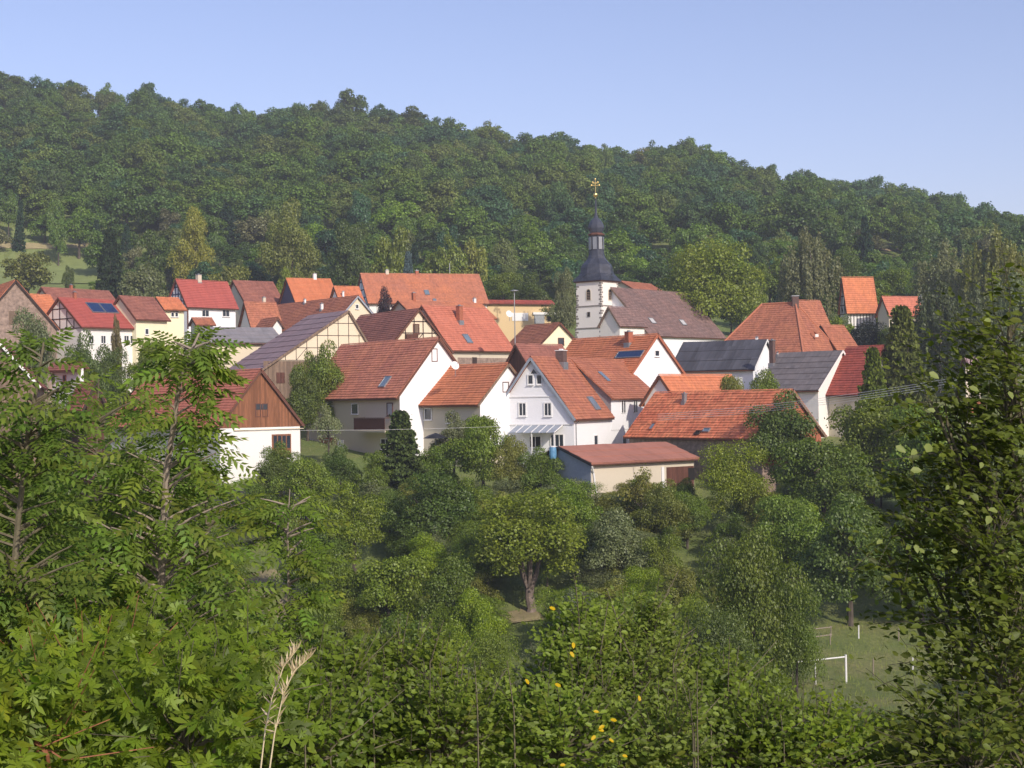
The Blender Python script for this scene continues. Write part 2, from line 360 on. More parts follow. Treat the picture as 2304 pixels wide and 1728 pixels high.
# ------------------------------------------------------------------ houses
REPORT = []
class House:
    """gabled house. E: px of the eave corner of the near gable that faces the camera; A: px of the gable apex;
    far: px x of the far end of that eave; b: turn of the gable plane away from the picture plane (degrees)."""
    def __init__(s, name, label, side, E, A, far, D, b, base, wall, roof, cat='house', over=0.45, vover=0.35, thick=0.16,
                 pitch2=None, course=0.36, group=None, gwall=None, gz=None, W2=None, verge=TRIM, ridge=True, maxL=26, cut=None):
        s.side = side; b = math.radians(b); s.name = name
        PE = P(E[0], E[1], D); ra = ray(*A); cb, sb = math.cos(b), math.sin(b)
        w2 = (ra.x * D - PE.x) / (side * cb - ra.x * sb)
        apex_z = ra.z * (D + w2 * sb)
        h = apex_z - PE.z
        g = Vector((side * cb, sb, 0)); l = Vector((-side * sb, cb, 0))
        rf = ray(far, E[1])
        L = (rf.x * D - PE.x) / (l.x - rf.x * l.y)
        if maxL and (L > maxL or L < 0): L = maxL
        s.w2, s.h, s.L, s.pitch = w2, h, L, math.atan2(h, w2)
        W = W2 if W2 else 2 * w2; s.W = W; s.g, s.l = g, l; s.PE = PE
        s.bz = P(E[0], base, D).z
        REPORT.append('%-22s pitch %.0f  W %.1f  L %.1f  h %.1f  wallh %.1f' % (name, math.degrees(s.pitch), W, L, h, PE.z - s.bz))
        # root: centre of the gable's foot, local x along the gable to the right, local y along the ridge
        c = PE + g * (W / 2)
        s.rot = math.atan2(l.y, l.x) - math.pi / 2
        s.root = empty(name, (c.x, c.y, s.bz), s.rot, label, cat, group)
        s.inv = Matrix.Translation((c.x, c.y, s.bz)) @ Matrix.Rotation(s.rot, 4, 'Z'); s.inv = s.inv.inverted()
        s.H = PE.z - s.bz                   # eave height above foot (roof edge)
        s.over, s.vover, s.th = over, vover, thick
        s.ex = s.H + over * math.tan(s.pitch)  # height where roof plane meets wall plane
        s.wall_mat, s.roof_mat = wall, roof; s.cut = None
        if cut: s.cut = (s.on('F', cut[0], cut[2])[1], s.on('F', cut[1], cut[2])[1])
        s.build(wall, gwall or wall, gz, roof, verge, course, ridge)
    def u(s, u_): return s.side * (u_ - s.W / 2)       # u measured from the eave corner E along the gable
    def T(s, u_, v, z): return (s.u(u_), v, z)
    def build(s, wall, gwall, gz, roof, verge, course, ridge):
        W, L, o, vo = s.W, s.L, s.over, s.vover
        rz = s.H + s.h; ru = s.w2                       # ridge
        tb = s.h / max(W - ru, 0.1)                     # back slope
        d = 0.10
        fz, bzz = s.H + o * math.tan(s.pitch) - d, s.H + o * tb - d
        T = s.T; low = -1.5
        iv = s.inv.inverted()
        for q in ((o, vo), (W - o, vo), (o, L - vo), (W - o, L - vo)):
            p = iv @ Vector(T(q[0], q[1], 0)); low = min(low, terr(p.x, p.y) - s.bz - .4)
        s.low = low
        g0 = [T(o, vo, low), T(W - o, vo, low), T(W - o, vo, bzz), T(ru, vo, rz - d), T(o, vo, fz)]
        g1 = [T(o, L - vo, low), T(W - o, L - vo, low), T(W - o, L - vo, bzz), T(ru, L - vo, rz - d), T(o, L - vo, fz)]
        mb = MB(); mb.face(g1)
        mb.face([g0[0], g0[4], g1[4], g1[0]]); mb.face([g0[1], g0[2], g1[2], g1[1]])
        mb.face([g0[0], g0[1], g1[1], g1[0]])
        if gwall is wall: mb.face(g0)
        else:
            gz_ = gz if gz is not None else s.H
            if gz_ > 0.2: mb.face([T(o, vo, low), T(W - o, vo, low), T(W - o, vo, gz_), T(o, vo, gz_)])
        s.wall = mb.build('wall', wall, s.root)
        if gwall is not wall:
            mg = MB(); z1 = min(gz_, fz); y1, y2 = vo - 0.05, vo + 0.03
            prof = [(o, z1), (W - o, z1), (W - o, bzz), (ru, rz - d), (o, fz)]
            if gz_ > fz:
                ua = o + (gz_ - fz) / math.tan(s.pitch); ub = W - o - (gz_ - bzz) / tb
                prof = [(ua, gz_), (ub, gz_), (ru, rz - d)]
            mg.face([T(a, y1, z) for a, z in prof]); mg.face([T(a, y2, z) for a, z in prof][::-1])
            for (a, z), (a2, z2) in zip(prof, prof[1:] + prof[:1]): mg.face([T(a, y1, z), T(a2, y1, z2), T(a2, y2, z2), T(a, y2, z)])
            s.gable = mg.build('gable_wall', gwall, s.root)
        # roof: stepped courses on both slopes
        mr = MB()
        for (ua, ub, sgn) in ((0, ru, 1), (W, ru, -1)):
            if s.cut and sgn == 1:
                s.slope(mr, T, ua, ub, s.H, rz, 0, s.cut[0], course); s.slope(mr, T, ua, ub, s.H, rz, s.cut[1], L, course)
            else: s.slope(mr, T, ua, ub, s.H, rz, 0, L, course)
        s.roof = mr.build('roof', roof, s.root)
        if ridge:
            mr = MB(); n = max(4, int(L / 0.4))
            for k in range(n):
                a, b_ = L * k / n, L * (k + 1.08) / n
                r0, r1 = 0.13, 0.15; z = rz + s.th * 0.9
                c0 = [T(ru + r0 * math.cos(t), a, z + r0 * 0.8 * math.sin(t)) for t in (0, .9, 1.57, 2.2, 3.14)]
                c1 = [T(ru + r1 * math.cos(t), min(b_, L), z + r1 * 0.8 * math.sin(t)) for t in (0, .9, 1.57, 2.2, 3.14)]
                for i in range(4): mr.face([c0[i], c0[i + 1], c1[i + 1], c1[i]], [(k * .4, 0), (k * .4, .3), (k * .4 + .3, .3), (k * .4 + .3, 0)])
            mr.build('ridge_cap', roof, s.root)
        # barge boards on both gables
        for v in (0.0, L):
            mv = MB()
            for ua, za, ub, zb in ((0, s.H, ru, rz), (W, s.H, ru, rz)):
                mv.beam(T(ua, v, za + 0.0), T(ub, v, zb + 0.0), 0.05, 0.26)
            mv.build('bargeboard', verge, s.root)
        # gutter
        mv = MB()
        for a, b_ in ([(0, L)] if not s.cut else [(0, s.cut[0]), (s.cut[1], L)]): mv.tube([T(-0.07, a, s.H - 0.03), T(-0.07, b_, s.H - 0.03)], [0.075, 0.075], 6)
        mv.build('gutter', TRIM, s.root)
    def slope(s, mr, T, ua, ub, z0, z1, v0, v1, course, sag=0.03):
        run = math.hypot(ub - ua, z1 - z0); n = max(3, int(run / course))
        du, dz = (ub - ua) / n, (z1 - z0) / n
        nx, nz = -(z1 - z0) / run * (1 if ub > ua else -1), abs(ub - ua) / run
        th, st = s.th, 0.055
        m = max(2, int((v1 - v0) / 2.5)); vs = [v0 + (v1 - v0) * i / m for i in range(m + 1)]
        def pt(k, h, v):
            w = sag * math.sin(v * 0.9 + k * 0.25 + z0) - 0.05 * math.sin(math.pi * (v - v0) / (v1 - v0)) * math.sin(math.pi * k / n)
            hh = h + w
            return T(ua + du * k + nx * hh, v, z0 + dz * k + nz * hh)
        for k in range(n):
            jag = rnd.uniform(-0.012, 0.012)
            for a, b in zip(vs, vs[1:]):
                s0, s1 = run * k / n, run * (k + 1) / n
                mr.face([pt(k, th + st + jag, a), pt(k, th + st + jag, b), pt(k + 1, th, b), pt(k + 1, th, a)], [(a, s0), (b, s0), (b, s1 - .01), (a, s1 - .01)])
                mr.face([pt(k, th, a), pt(k, th, b), pt(k, th + st + jag, b), pt(k, th + st + jag, a)], [(a, s0), (b, s0), (b, s0 + .01), (a, s0 + .01)])
        for a in (v0, v1):
            mr.face([T(ua, a, z0), T(ub, a, z1), pt(n, th, a), pt(0, th, a)], [(a, 0), (a, run), (a, run), (a, 0)])
        mr.face([T(ua, v0, z0), T(ua, v1, z0), pt(0, th, v1), pt(0, th, v0)], [(v0, 0), (v1, 0), (v1, .1), (v0, .1)])
        mr.face([T(ua, v0, z0), T(ub, v0, z1), T(ub, v1, z1), T(ua, v1, z0)], [(v0, 0), (v0, run), (v1, run), (v1, 0)])
    # ---- measure a pixel on one of the faces, in local (u, v, z)
    def on(s, face, px, py):
        if s.PE.y < 0: return None
        d = ray(px, py); o_ = s.inv @ Vector((0, 0, 0)); dl = s.inv.to_3x3() @ d
        if face == 'G': t = (s.vover - o_.y) / dl.y
        elif face == 'F': t = (s.u(s.over) - o_.x) / dl.x
        elif face == 'R':    # front slope plane
            n = Vector((s.side * -math.sin(s.pitch), 0, math.cos(s.pitch))); p0 = Vector((s.u(0), 0, s.H)) + n * (s.th + 0.03)
            t = n.dot(p0 - o_) / n.dot(dl)
        q = o_ + dl * t
        return (s.side * q.x + s.W / 2, q.y, q.z)
    def scale(s): return s.PE.y / F
    def window(s, face, px, py, w, h, panes=2, frame=WPAINT, glass=GLASS, name='window', sill=True, trim=0.07, fr_h=0):
        """w, h in pixels as seen; real width is found from the foreshortening of the face"""
        a, b_ = s.on(face, px - w / 2, py), s.on(face, px + w / 2, py)
        top, bot = s.on(face, px, py - h / 2), s.on(face, px, py + h / 2)
        z0, z1 = bot[2], top[2]
        if face == 'G': e0, e1 = sorted((a[0], b_[0])); f = lambda e, dep, z: s.T(e, s.vover - dep, z)
        else: e0, e1 = sorted((a[1], b_[1])); f = lambda e, dep, z: s.T(s.over - dep, e, z)
        def bx(mb, ea, eb, za, zb, d0, d1):
            mb.box8([f(ea, d1, za), f(eb, d1, za), f(eb, d0, za), f(ea, d0, za), f(ea, d1, zb), f(eb, d1, zb), f(eb, d0, zb), f(ea, d0, zb)])
        mb = MB(); t = trim
        for q in ((e0 - t, e0 + t * .3, z0 - t, z1 + t), (e1 - t * .3, e1 + t, z0 - t, z1 + t)): bx(mb, *q, 0.01, 0.09)
        for q in ((e0 + t * .3, e1 - t * .3, z0 - t, z0 + t * .3), (e0 + t * .3, e1 - t * .3, z1 - t * .3, z1 + t)): bx(mb, *q, 0.01, 0.085)
        for k in range(1, panes):
            e = e0 + (e1 - e0) * k / panes; bx(mb, e - .035, e + .035, z0 + t * .3, z1 - t * .3, 0.01, 0.07)
        wn_ = mb.build(name, frame, s.root)
        for k in range(panes):
            mp = MB(); ea, eb = e0 + (e1 - e0) * k / panes + .03, e0 + (e1 - e0) * (k + 1) / panes - .03
            bx(mp, ea, eb, z0 + .02, z1 - .02, 0.012, 0.03); mp.build('pane', glass, wn_)
        if sill:
            ms = MB(); bx(ms, e0 - .12, e1 + .12, z0 - t - .06, z0 - t, 0.01, 0.2); ms.build('sill', frame, wn_)
        return wn_
    def panel(s, face, px0, py0, px1, py1, dep, mat, name):
        a, b_ = s.on(face, px0, py1), s.on(face, px1, py0)
        i = 0 if face == 'G' else 1
        e0, e1 = sorted((a[i], b_[i])); z0, z1 = sorted((a[2], b_[2]))
        f = (lambda e, d, z: s.T(e, s.vover - d, z)) if face == 'G' else (lambda e, d, z: s.T(s.over - d, e, z))
        mb = MB(); mb.box8([f(e0, dep, z0), f(e1, dep, z0), f(e1, 0.005, z0), f(e0, 0.005, z0), f(e0, dep, z1), f(e1, dep, z1), f(e1, 0.005, z1), f(e0, 0.005, z1)])
        return mb.build(name, mat, s.root)
    def skylight(s, px, py, w, h, name='skylight', glass=GLASSB, frame=ZINC):
        a = s.on('R', px, py + h / 2); b_ = s.on('R', px, py - h / 2)
        c = s.on('R', px - w / 2, py); d = s.on('R', px + w / 2, py)
        v0, v1 = sorted((c[1], d[1])); vm = (v0 + v1) / 2; hw = min(max((v1 - v0) / 2, .25), 0.6) if name == 'skylight' else (v1 - v0) / 2
        return s.on_slope(name, vm - hw, vm + hw, a[0], b_[0], glass, frame)
    def on_slope(s, name, v0, v1, ua, ub, glass, frame, panes=1):
        tp = math.tan(s.pitch)
        def q(u_, v, h): return Vector(s.T(u_ - math.sin(s.pitch) * h, v, s.H + u_ * tp + math.cos(s.pitch) * h))
        mb = MB(); t = .07
        for (a, b2, c, d) in ((v0 - t, v0, ua - t, ub + t), (v1, v1 + t, ua - t, ub + t), (v0, v1, ua - t, ua), (v0, v1, ub, ub + t)):
            mb.box8([q(c, a, .1), q(c, b2, .1), q(d, b2, .1), q(d, a, .1), q(c, a, s.th + .15), q(c, b2, s.th + .15), q(d, b2, s.th + .15), q(d, a, s.th + .15)])
        o = mb.build(name, frame, s.root)
        for k in range(panes):
            a, b2 = v0 + (v1 - v0) * k / panes + (.02 if k else 0), v0 + (v1 - v0) * (k + 1) / panes
            mp = MB(); mp.box8([q(ua, a, .1), q(ua, b2, .1), q(ub, b2, .1), q(ub, a, .1), q(ua, a, s.th + .11), q(ua, b2, s.th + .11), q(ub, b2, s.th + .11), q(ub, a, s.th + .11)])
            mp.build('pane', glass, o)
        return o
    def chimney(s, px, pytop, w, mat=BRICK, onridge=None, capm=ZINC, pybase=None):
        """stands on the ridge, or (pybase) with its foot seen at that pixel on the front slope"""
        if pybase: a = s.on('R', px, pybase); u_, v, zb = a
        else:
            d = ray(px, pytop + 20); # intersect ridge vertical plane
            o_ = s.inv @ Vector((0, 0, 0)); dl = s.inv.to_3x3() @ d; t = (s.u(s.w2) - o_.x) / dl.x; q = o_ + dl * t
            u_, v, zb = s.w2, q.y, s.H + s.h
        base = s.inv.inverted() @ Vector(s.T(u_, v, zb)); top = ray(px, pytop).z * base.y - s.bz
        hw = w * base.y / F / 2 * 0.8
        mb = MB(); c = s.T(u_, v, 0)
        mb.box(c[0] - hw, c[0] + hw, c[1] - hw, c[1] + hw, zb - 0.9, top - 0.12)
        ch = mb.build('chimney', mat, s.root)
        mb = MB(); mb.box(c[0] - hw - .06, c[0] + hw + .06, c[1] - hw - .06, c[1] + hw + .06, top - 0.12, top - .04)
        mb.box(c[0] - hw * .4, c[0] + hw * .4, c[1] - hw * .4, c[1] + hw * .4, top - .04, top + .1); mb.build('chimney_cap', capm, ch)
        mb = MB(); mb.box(c[0] - hw - .1, c[0] + hw + .1, c[1] - hw - .1, c[1] + hw + .1, zb - .9, zb + .05 - (0.0 if pybase else .3)); mb.build('flashing', ZINC, ch)
        return ch
    def timber(s, mat=TIMBER, z0=None, rows=2, posts=6, diag=True, t=.16):
        """framing on the near gable above z0"""
        z0 = s.H if z0 is None else z0; mb = MB(); y = s.vover - .03; tp = math.tan(s.pitch); W = s.W; tb = s.h / (W - s.w2)
        def top(u_): return s.ex - .12 + (min(u_ - s.over, 1e9)) * tp if u_ < s.w2 else s.ex - .12 + (W - s.over - u_) * tb
        zt = s.H + s.h
        for k in range(rows + 1):
            z = z0 + (zt - z0) * k / (rows + 1.0)
            ua = max(s.over, s.over + (z - s.ex) / tp); ub = min(W - s.over, W - s.over - (z - s.ex) / tb)
            if ub - ua > .5: mb.beam(s.T(ua, y, z), s.T(ub, y, z), .08, t)
        for k in range(posts + 1):
            u_ = s.over + (W - 2 * s.over) * k / posts; z1 = top(u_)
            if z1 > z0 + .4: mb.beam(s.T(u_, y, z0), s.T(u_, y, z1), .08, t, Vector((1, 0, 0)))
            if diag and 0 < k < posts and k % 2 == 1 and top(u_) > z0 + 1.5:
                zz = z0 + (zt - z0) / (rows + 1.0)
                mb.beam(s.T(u_, y, z0), s.T(u_ + (W - 2 * s.over) / posts, y, min(zz, top(u_ + (W - 2 * s.over) / posts))), .07, t * .8, Vector((1, 0, 0)))
        return mb.build('timber_frame', mat, s.root)
    def front_timber(s, mat=TIMBER, posts=7, rows=2, z0=0, t=.16):
        mb = MB(); x = s.over - .03; zt = s.ex - .2
        for k in range(rows + 1):
            z = z0 + (zt - z0) * k / rows; mb.beam(s.T(x, s.vover, z), s.T(x, s.L - s.vover, z), .08, t)
        for k in range(posts + 1):
            v = s.vover + (s.L - 2 * s.vover) * k / posts; mb.beam(s.T(x, v, z0), s.T(x, v, zt), .08, t, Vector((1, 0, 0)))
        return mb.build('timber_frame', mat, s.root)
    def world(s, u_, v, z): return s.inv.inverted() @ Vector(s.T(u_, v, z))

def dish(px, py, r, D, label, stick=1.0):
    """satellite dish on a short mast"""
    p = P(px, py, D); R_ = r * D / F
    t = empty('satellite_dish', (p.x, p.y, p.z - stick), 0, label, 'satellite dish')
    mb = MB(); mb.lathe((0, 0, 0), [(0.02, -.12 * R_ * 2), (R_ * .5, -.1 * R_ * 2), (R_ * .85, -.03 * R_ * 2), (R_, 0.0), (R_ * .9, -.0), (R_ * .5, -.06 * R_)], 14)
    o = mb.build('reflector', WPAINT, t, True)
    aim = Vector((0.45, -0.8, 0.35)).normalized()
    o.matrix_local = Matrix.Translation((0, 0, stick)) @ aim.to_track_quat('Z', 'Y').to_matrix().to_4x4()
    mb = MB(); mb.tube([(0, 0.05, 0), (0, 0.05, stick + .05)], [.03, .03], 6); mb.build('mast', ZINC, t)
    mb = MB(); e = Vector((0, 0, stick)) + aim * R_ * 1.1; mb.tube([(0, 0, stick - R_ * .9), e], [.015, .015], 5); mb.lathe(e, [(.03, -.05), (.05, 0), (.03, .05)], 6); mb.build('feed_arm', ZINC, t)
    return t

# --- far left barn and the row behind it
h = House('stone_barn', 'old barn with rough pinkish stone gable and orange tiled roof at the far left edge', 1, (-60, 742), (36, 632), -200, 215, 30, 860, STONE, R_ORANGE, 'barn', verge=TIMBER, over=.2)
h.panel('G', 76, 775, 104, 830, .05, BEIGE, 'plaster_patch'); h.panel('G', 20, 700, 40, 730, .05, WOODG, 'shutter')
h = House('orange_house', 'narrow house with plain orange roof between the stone barn and the solar roof', -1, (109, 735), (66, 664), 156, 232, 36, 800, CREAM, R_ORANGE, verge=TRIM)
h = House('solar_house', 'half-timbered house with bright red roof carrying blue solar panels', -1, (183, 737), (130, 672), 308, 225, 36, 818, WHITE, R_BRIGHT, verge=TRIM)
h.timber(TIMBER, posts=6, rows=2, t=.12)
for k in range(2):
    a0, a1 = h.on('R', 193 + 29 * k + 7, 691), h.on('R', 219 + 29 * k + 7, 691); b0, b1 = h.on('R', 200, 700), h.on('R', 200, 681)
    h.on_slope('solar_panel', a0[1], a1[1], b0[0], b1[0], SOLAR, ZINC, 3)
for x in (205, 232, 253, 284, 298): h.window('F', x, 764, 10, 17, 2, frame=WPAINT)
h.chimney(168, 656, 8, BRICK)
h = House('brown_roof_house', 'long low roof of old brown tiles showing just behind the solar roof', -1, (122, 690), (92, 648), 275, 262, 35, 770, BEIGE, R_BROWN)
h.chimney(160, 640, 7)
h = House('cream_gable_barn', 'pale yellow house under a plain brown-red roof beside the solar roof', -1, (306, 720), (267, 668), 384, 232, 38, 800, YELLOW, R_BROWN)
h.window('F', 330, 746, 7, 12, 1)
h = House('small_yellow_house', 'small pale yellow annex with short orange roof and two little windows', -1, (369, 698), (350, 671), 421, 243, 50, 775, YELLOW, R_ORANGE)
h.window('F', 388, 708, 6, 9, 1); h.window('F', 397, 708, 6, 9, 1); h.panel('F', 384, 698, 401, 701, .15, WOODD, 'awning')
h = House('red_roofed_house', 'white house with smooth bright red roof and blue-timbered gable', -1, (420, 692), (394, 630), 537, 262, 42, 775, WHITE2, R_BRIGHT, gwall=WHITE2)
h.timber(TIMBB, posts=7, rows=3, t=.22); h.chimney(447, 617, 12, BEIGE)
for x in (462, 508): h.window('F', x, 705, 15, 14, 2)
h.panel('F', 421, 694, 423, 740, .12, TRIM, 'downpipe')
o = h.on('F', 450, 728)
hh = House('red_porch_roof', 'small low red roof over the yard door below the white house wall', -1, (440, 732), (431, 717), 486, 250, 60, 760, WHITE, R_RED, 'shed')
h = House('faded_barn', 'barn with faded brown tiles between the red roof and the new orange roof', -1, (560, 700), (523, 633), 652, 275, 50, 770, BEIGE, R_BROWN, 'barn')
h = House('new_orange_house', 'house with smooth new orange roof and dark slate-hung gable', -1, (664, 682), (643, 628), 766, 272, 64, 760, WHITE, R_ORNEW, gwall=TIMBB)
h.chimney(708, 615, 9, WPAINT)
h = House('orange_lean_house', 'low orange roof joined to the right of the new orange roof', -1, (764, 683), (750, 646), 822, 268, 64, 760, WHITE, R_ORANGE)
h.chimney(772, 655, 5, WPAINT, pybase=668)
h = House('great_orange_roof', 'largest orange roof at the back, long ridge with chimneys and white-blue gable', -1, (828, 684), (810, 617), 1101, 285, 72, 790, WHITE, R_MIX2, gwall=WHITE2, cat='house')
h.timber(TIMBB, posts=6, rows=3, t=.22)
h.chimney(871, 607, 9, BEIGE); h.chimney(938, 608, 9, BRICK); h.skylight(960, 657, 9, 9); h.skylight(978, 676, 6, 8)
mb = MB(); q = h.inv @ P(1012, 614, 289); mb.tube([q, q + Vector((0, 0, 1.8))], [.08, .06], 5); mb.build('antenna_mast', ZINC, h.root)
# --- the joined orange roofs in the middle left
h = House('low_tiled_house', 'long old orange-red roof with white-plastered gable behind the purple-grey barn roof', 1, (748, 735), (806, 667), 552, 240, 38, 800, CREAM, R_RED, verge=TRIMG)
h.window('G', 803, 690, 6, 9, 1); h.chimney(724, 682, 7, WPAINT, pybase=697); h.chimney(594, 668, 8, BEIGE, pybase=684)
h.chimney(686, 672, 5, WPAINT, pybase=682)
h = House('cross_wing', 'steep old red roof wing meeting the long orange-red roof, dark opening in its side', -1, (566, 745), (548, 682), 640, 236, 62, 800, WHITE, R_RED)
h.window('R', 0, 0, 1, 1) if False else None
h = House('white_gable_annex', 'tiny annex with bright white gable in front of the long orange-red roof', 1, (608, 741), (625, 716), 572, 226, 30, 775, WHITE, R_RED)
h = House('grey_roof_shed', 'wide low shed with flat grey roof and cream front wall', -1, (470, 773), (446, 738), 640, 214, 62, 835, CREAM, R_GREY, 'shed', course=1.2, ridge=False, verge=TIMBER)
# --- great purple barn
h = House('purple_barn', 'big barn with grey-purple roof sweeping down low, half-timbered cream gable', 1, (588, 834), (785, 700), 505, 196, 33, 905, WOODG, R_PURPLE, 'barn', course=1.4, ridge=False, gwall=CREAM, W2=17.5, verge=WOODG, gz=5.2)
h.timber(TIMBER, z0=5.3, rows=3, posts=11, t=.085)
h.panel('G', 622, 838, 640, 862, .08, WOODD, 'door')
h = House('timber_gable_house', 'brown-tiled house with cream half-timbered gable and brown window', 1, (868, 795), (944, 697), 738, 205, 33, 880, CREAM, R_BROWN, verge=TRIM)
h.timber(TIMBER, z0=h.H + 1.2, rows=2, posts=7, t=.12)
h.window('G', 936, 740, 12, 20, 1, frame=TRIM, glass=WOODG); h.panel('G', 911, 752, 937, 762, .5, WOODD, 'balcony')
h = House('salmon_roof_house', 'wide salmon-red roof with skylight and brick chimney in the middle of the village', -1, (1015, 790), (948, 690), 1160, 214, 42, 850, BEIGE, R_REDL, verge=TRIM)
h.chimney(1034, 687, 14, BRICK, pybase=722); h.skylight(1050, 760, 11, 17)
h.panel('F', 1030, 806, 1150, 822, .06, STONE, 'rubble_wall'); h.panel('F', 1062, 804, 1072, 818, .1, TIMBER, 'post')
h = House('roof_behind_salmon', 'strip of orange-pink tiled roof just behind the salmon-red roof', -1, (930, 715), (895, 678), 1118, 252, 55, 800, BEIGE, R_MIX2)
h.chimney(931, 658, 9, BRICK); h.chimney(1061, 684, 12, BRICK); h.chimney(1068, 670, 7, WPAINT)
h = House('yellow_hall', 'low ochre building with flat dark-red roof edge and garages behind the village', -1, (1090, 684), (1083, 676), 1248, 292, 68, 760, OCHRE, R_DKRED, 'hall', ridge=False)
h.panel('F', 1152, 704, 1188, 722, .12, WPAINT, 'garage_wall'); h.panel('F', 1202, 708, 1224, 728, .2, ZINC, 'garage_door'); h.panel('F', 1232, 710, 1256, 722, .25, DARK, 'garage_opening'); h.panel('F', 1198, 703, 1262, 708, .4, WPAINT, 'garage_roof_edge')
h = House('little_yellow_gable', 'small house with yellow gable and one window left of the church', 1, (1216, 775), (1260, 728), 1140, 232, 30, 850, YELLOW, R_RED, verge=WOODD)
h.window('G', 1262, 768, 12, 14, 1, frame=TRIM)
h = House('brown_shed_roof', 'brown-tiled shed with dark boarded gable in front of the yellow gable', -1, (1195, 838), (1159, 777), 1300, 200, 50, 880, WOODD, R_BROWN, 'shed')

# --- slate, grey and red roofs on the right
h = House('hipped_wing', 'wing roof of the hipped red house ending in a low red slope at right', -1, (1840, 795), (1790, 678), 1895, 226, 64, 840, WHITE, R_RED, verge=BRICK)
h2 = House('low_red_annex', 'small red-roofed annex stepping down right of the hipped roof', -1, (1882, 790), (1846, 734), 1935, 222, 58, 840, BEIGE, R_RED)
h = House('slate_roof_house', 'white-gabled building with dark blue-grey corrugated roof', 1, (1697, 833), (1727, 765), 1505, 196, 60, 900, WHITE2, R_SLATE, course=2.4, verge=WPAINT, ridge=False)
h.chimney(1703, 757, 6, WPAINT)
h = House('grey_roof_house', 'building with smooth grey-brown roof and thin white verge beside a brick chimney', 1, (1842, 880), (1897, 790), 1700, 184, 47, 930, WHITE, R_GRBR, course=1.0, verge=WPAINT, ridge=False)
h.chimney(1738, 764, 13, BRICKD, pybase=818); h.chimney(1749, 792, 4, WPAINT, pybase=798)
h = House('dark_red_barn', 'barn with wavy dark red tiles half hidden by the spruce', 1, (1935, 890), (1990, 780), 1850, 182, 40, 930, BEIGE, R_DKRED, 'barn')
h = House('upper_orange_house', 'tall orange roof on a white timbered house at the right edge of the village', -1, (1905, 706), (1893, 626), 1977, 268, 79, 760, WHITE, R_ORANGE)
h.front_timber(TIMBER, 9, 1, h.H - 2.2); h.timber(TIMBER, posts=5, rows=3)
h = House('right_low_house', 'low pale-red roof between the tall orange roof and the weeping birches', -1, (2000, 712), (1983, 669), 2082, 262, 66, 760, BEIGE, R_REDL)
h.chimney(2072, 664, 6, WPAINT)
h = House('roof_behind_church', 'sliver of brick-red roof above the church ridge', -1, (1432, 655), (1396, 634), 1500, 330, 35, 700, BEIGE, R_RED)
h = House('garden_hut', 'little hut with orange gable roof hidden among bushes at right', 1, (2198, 932), (2212, 906), 2172, 150, 45, 965, BEIGE, R_ORANGE, 'hut')
h = House('purple_hut', 'low hut with purple-grey roof behind the right-hand foliage', -1, (2175, 822), (2168, 807), 2202, 190, 50, 850, BEIGE, R_PURPLE, 'hut')

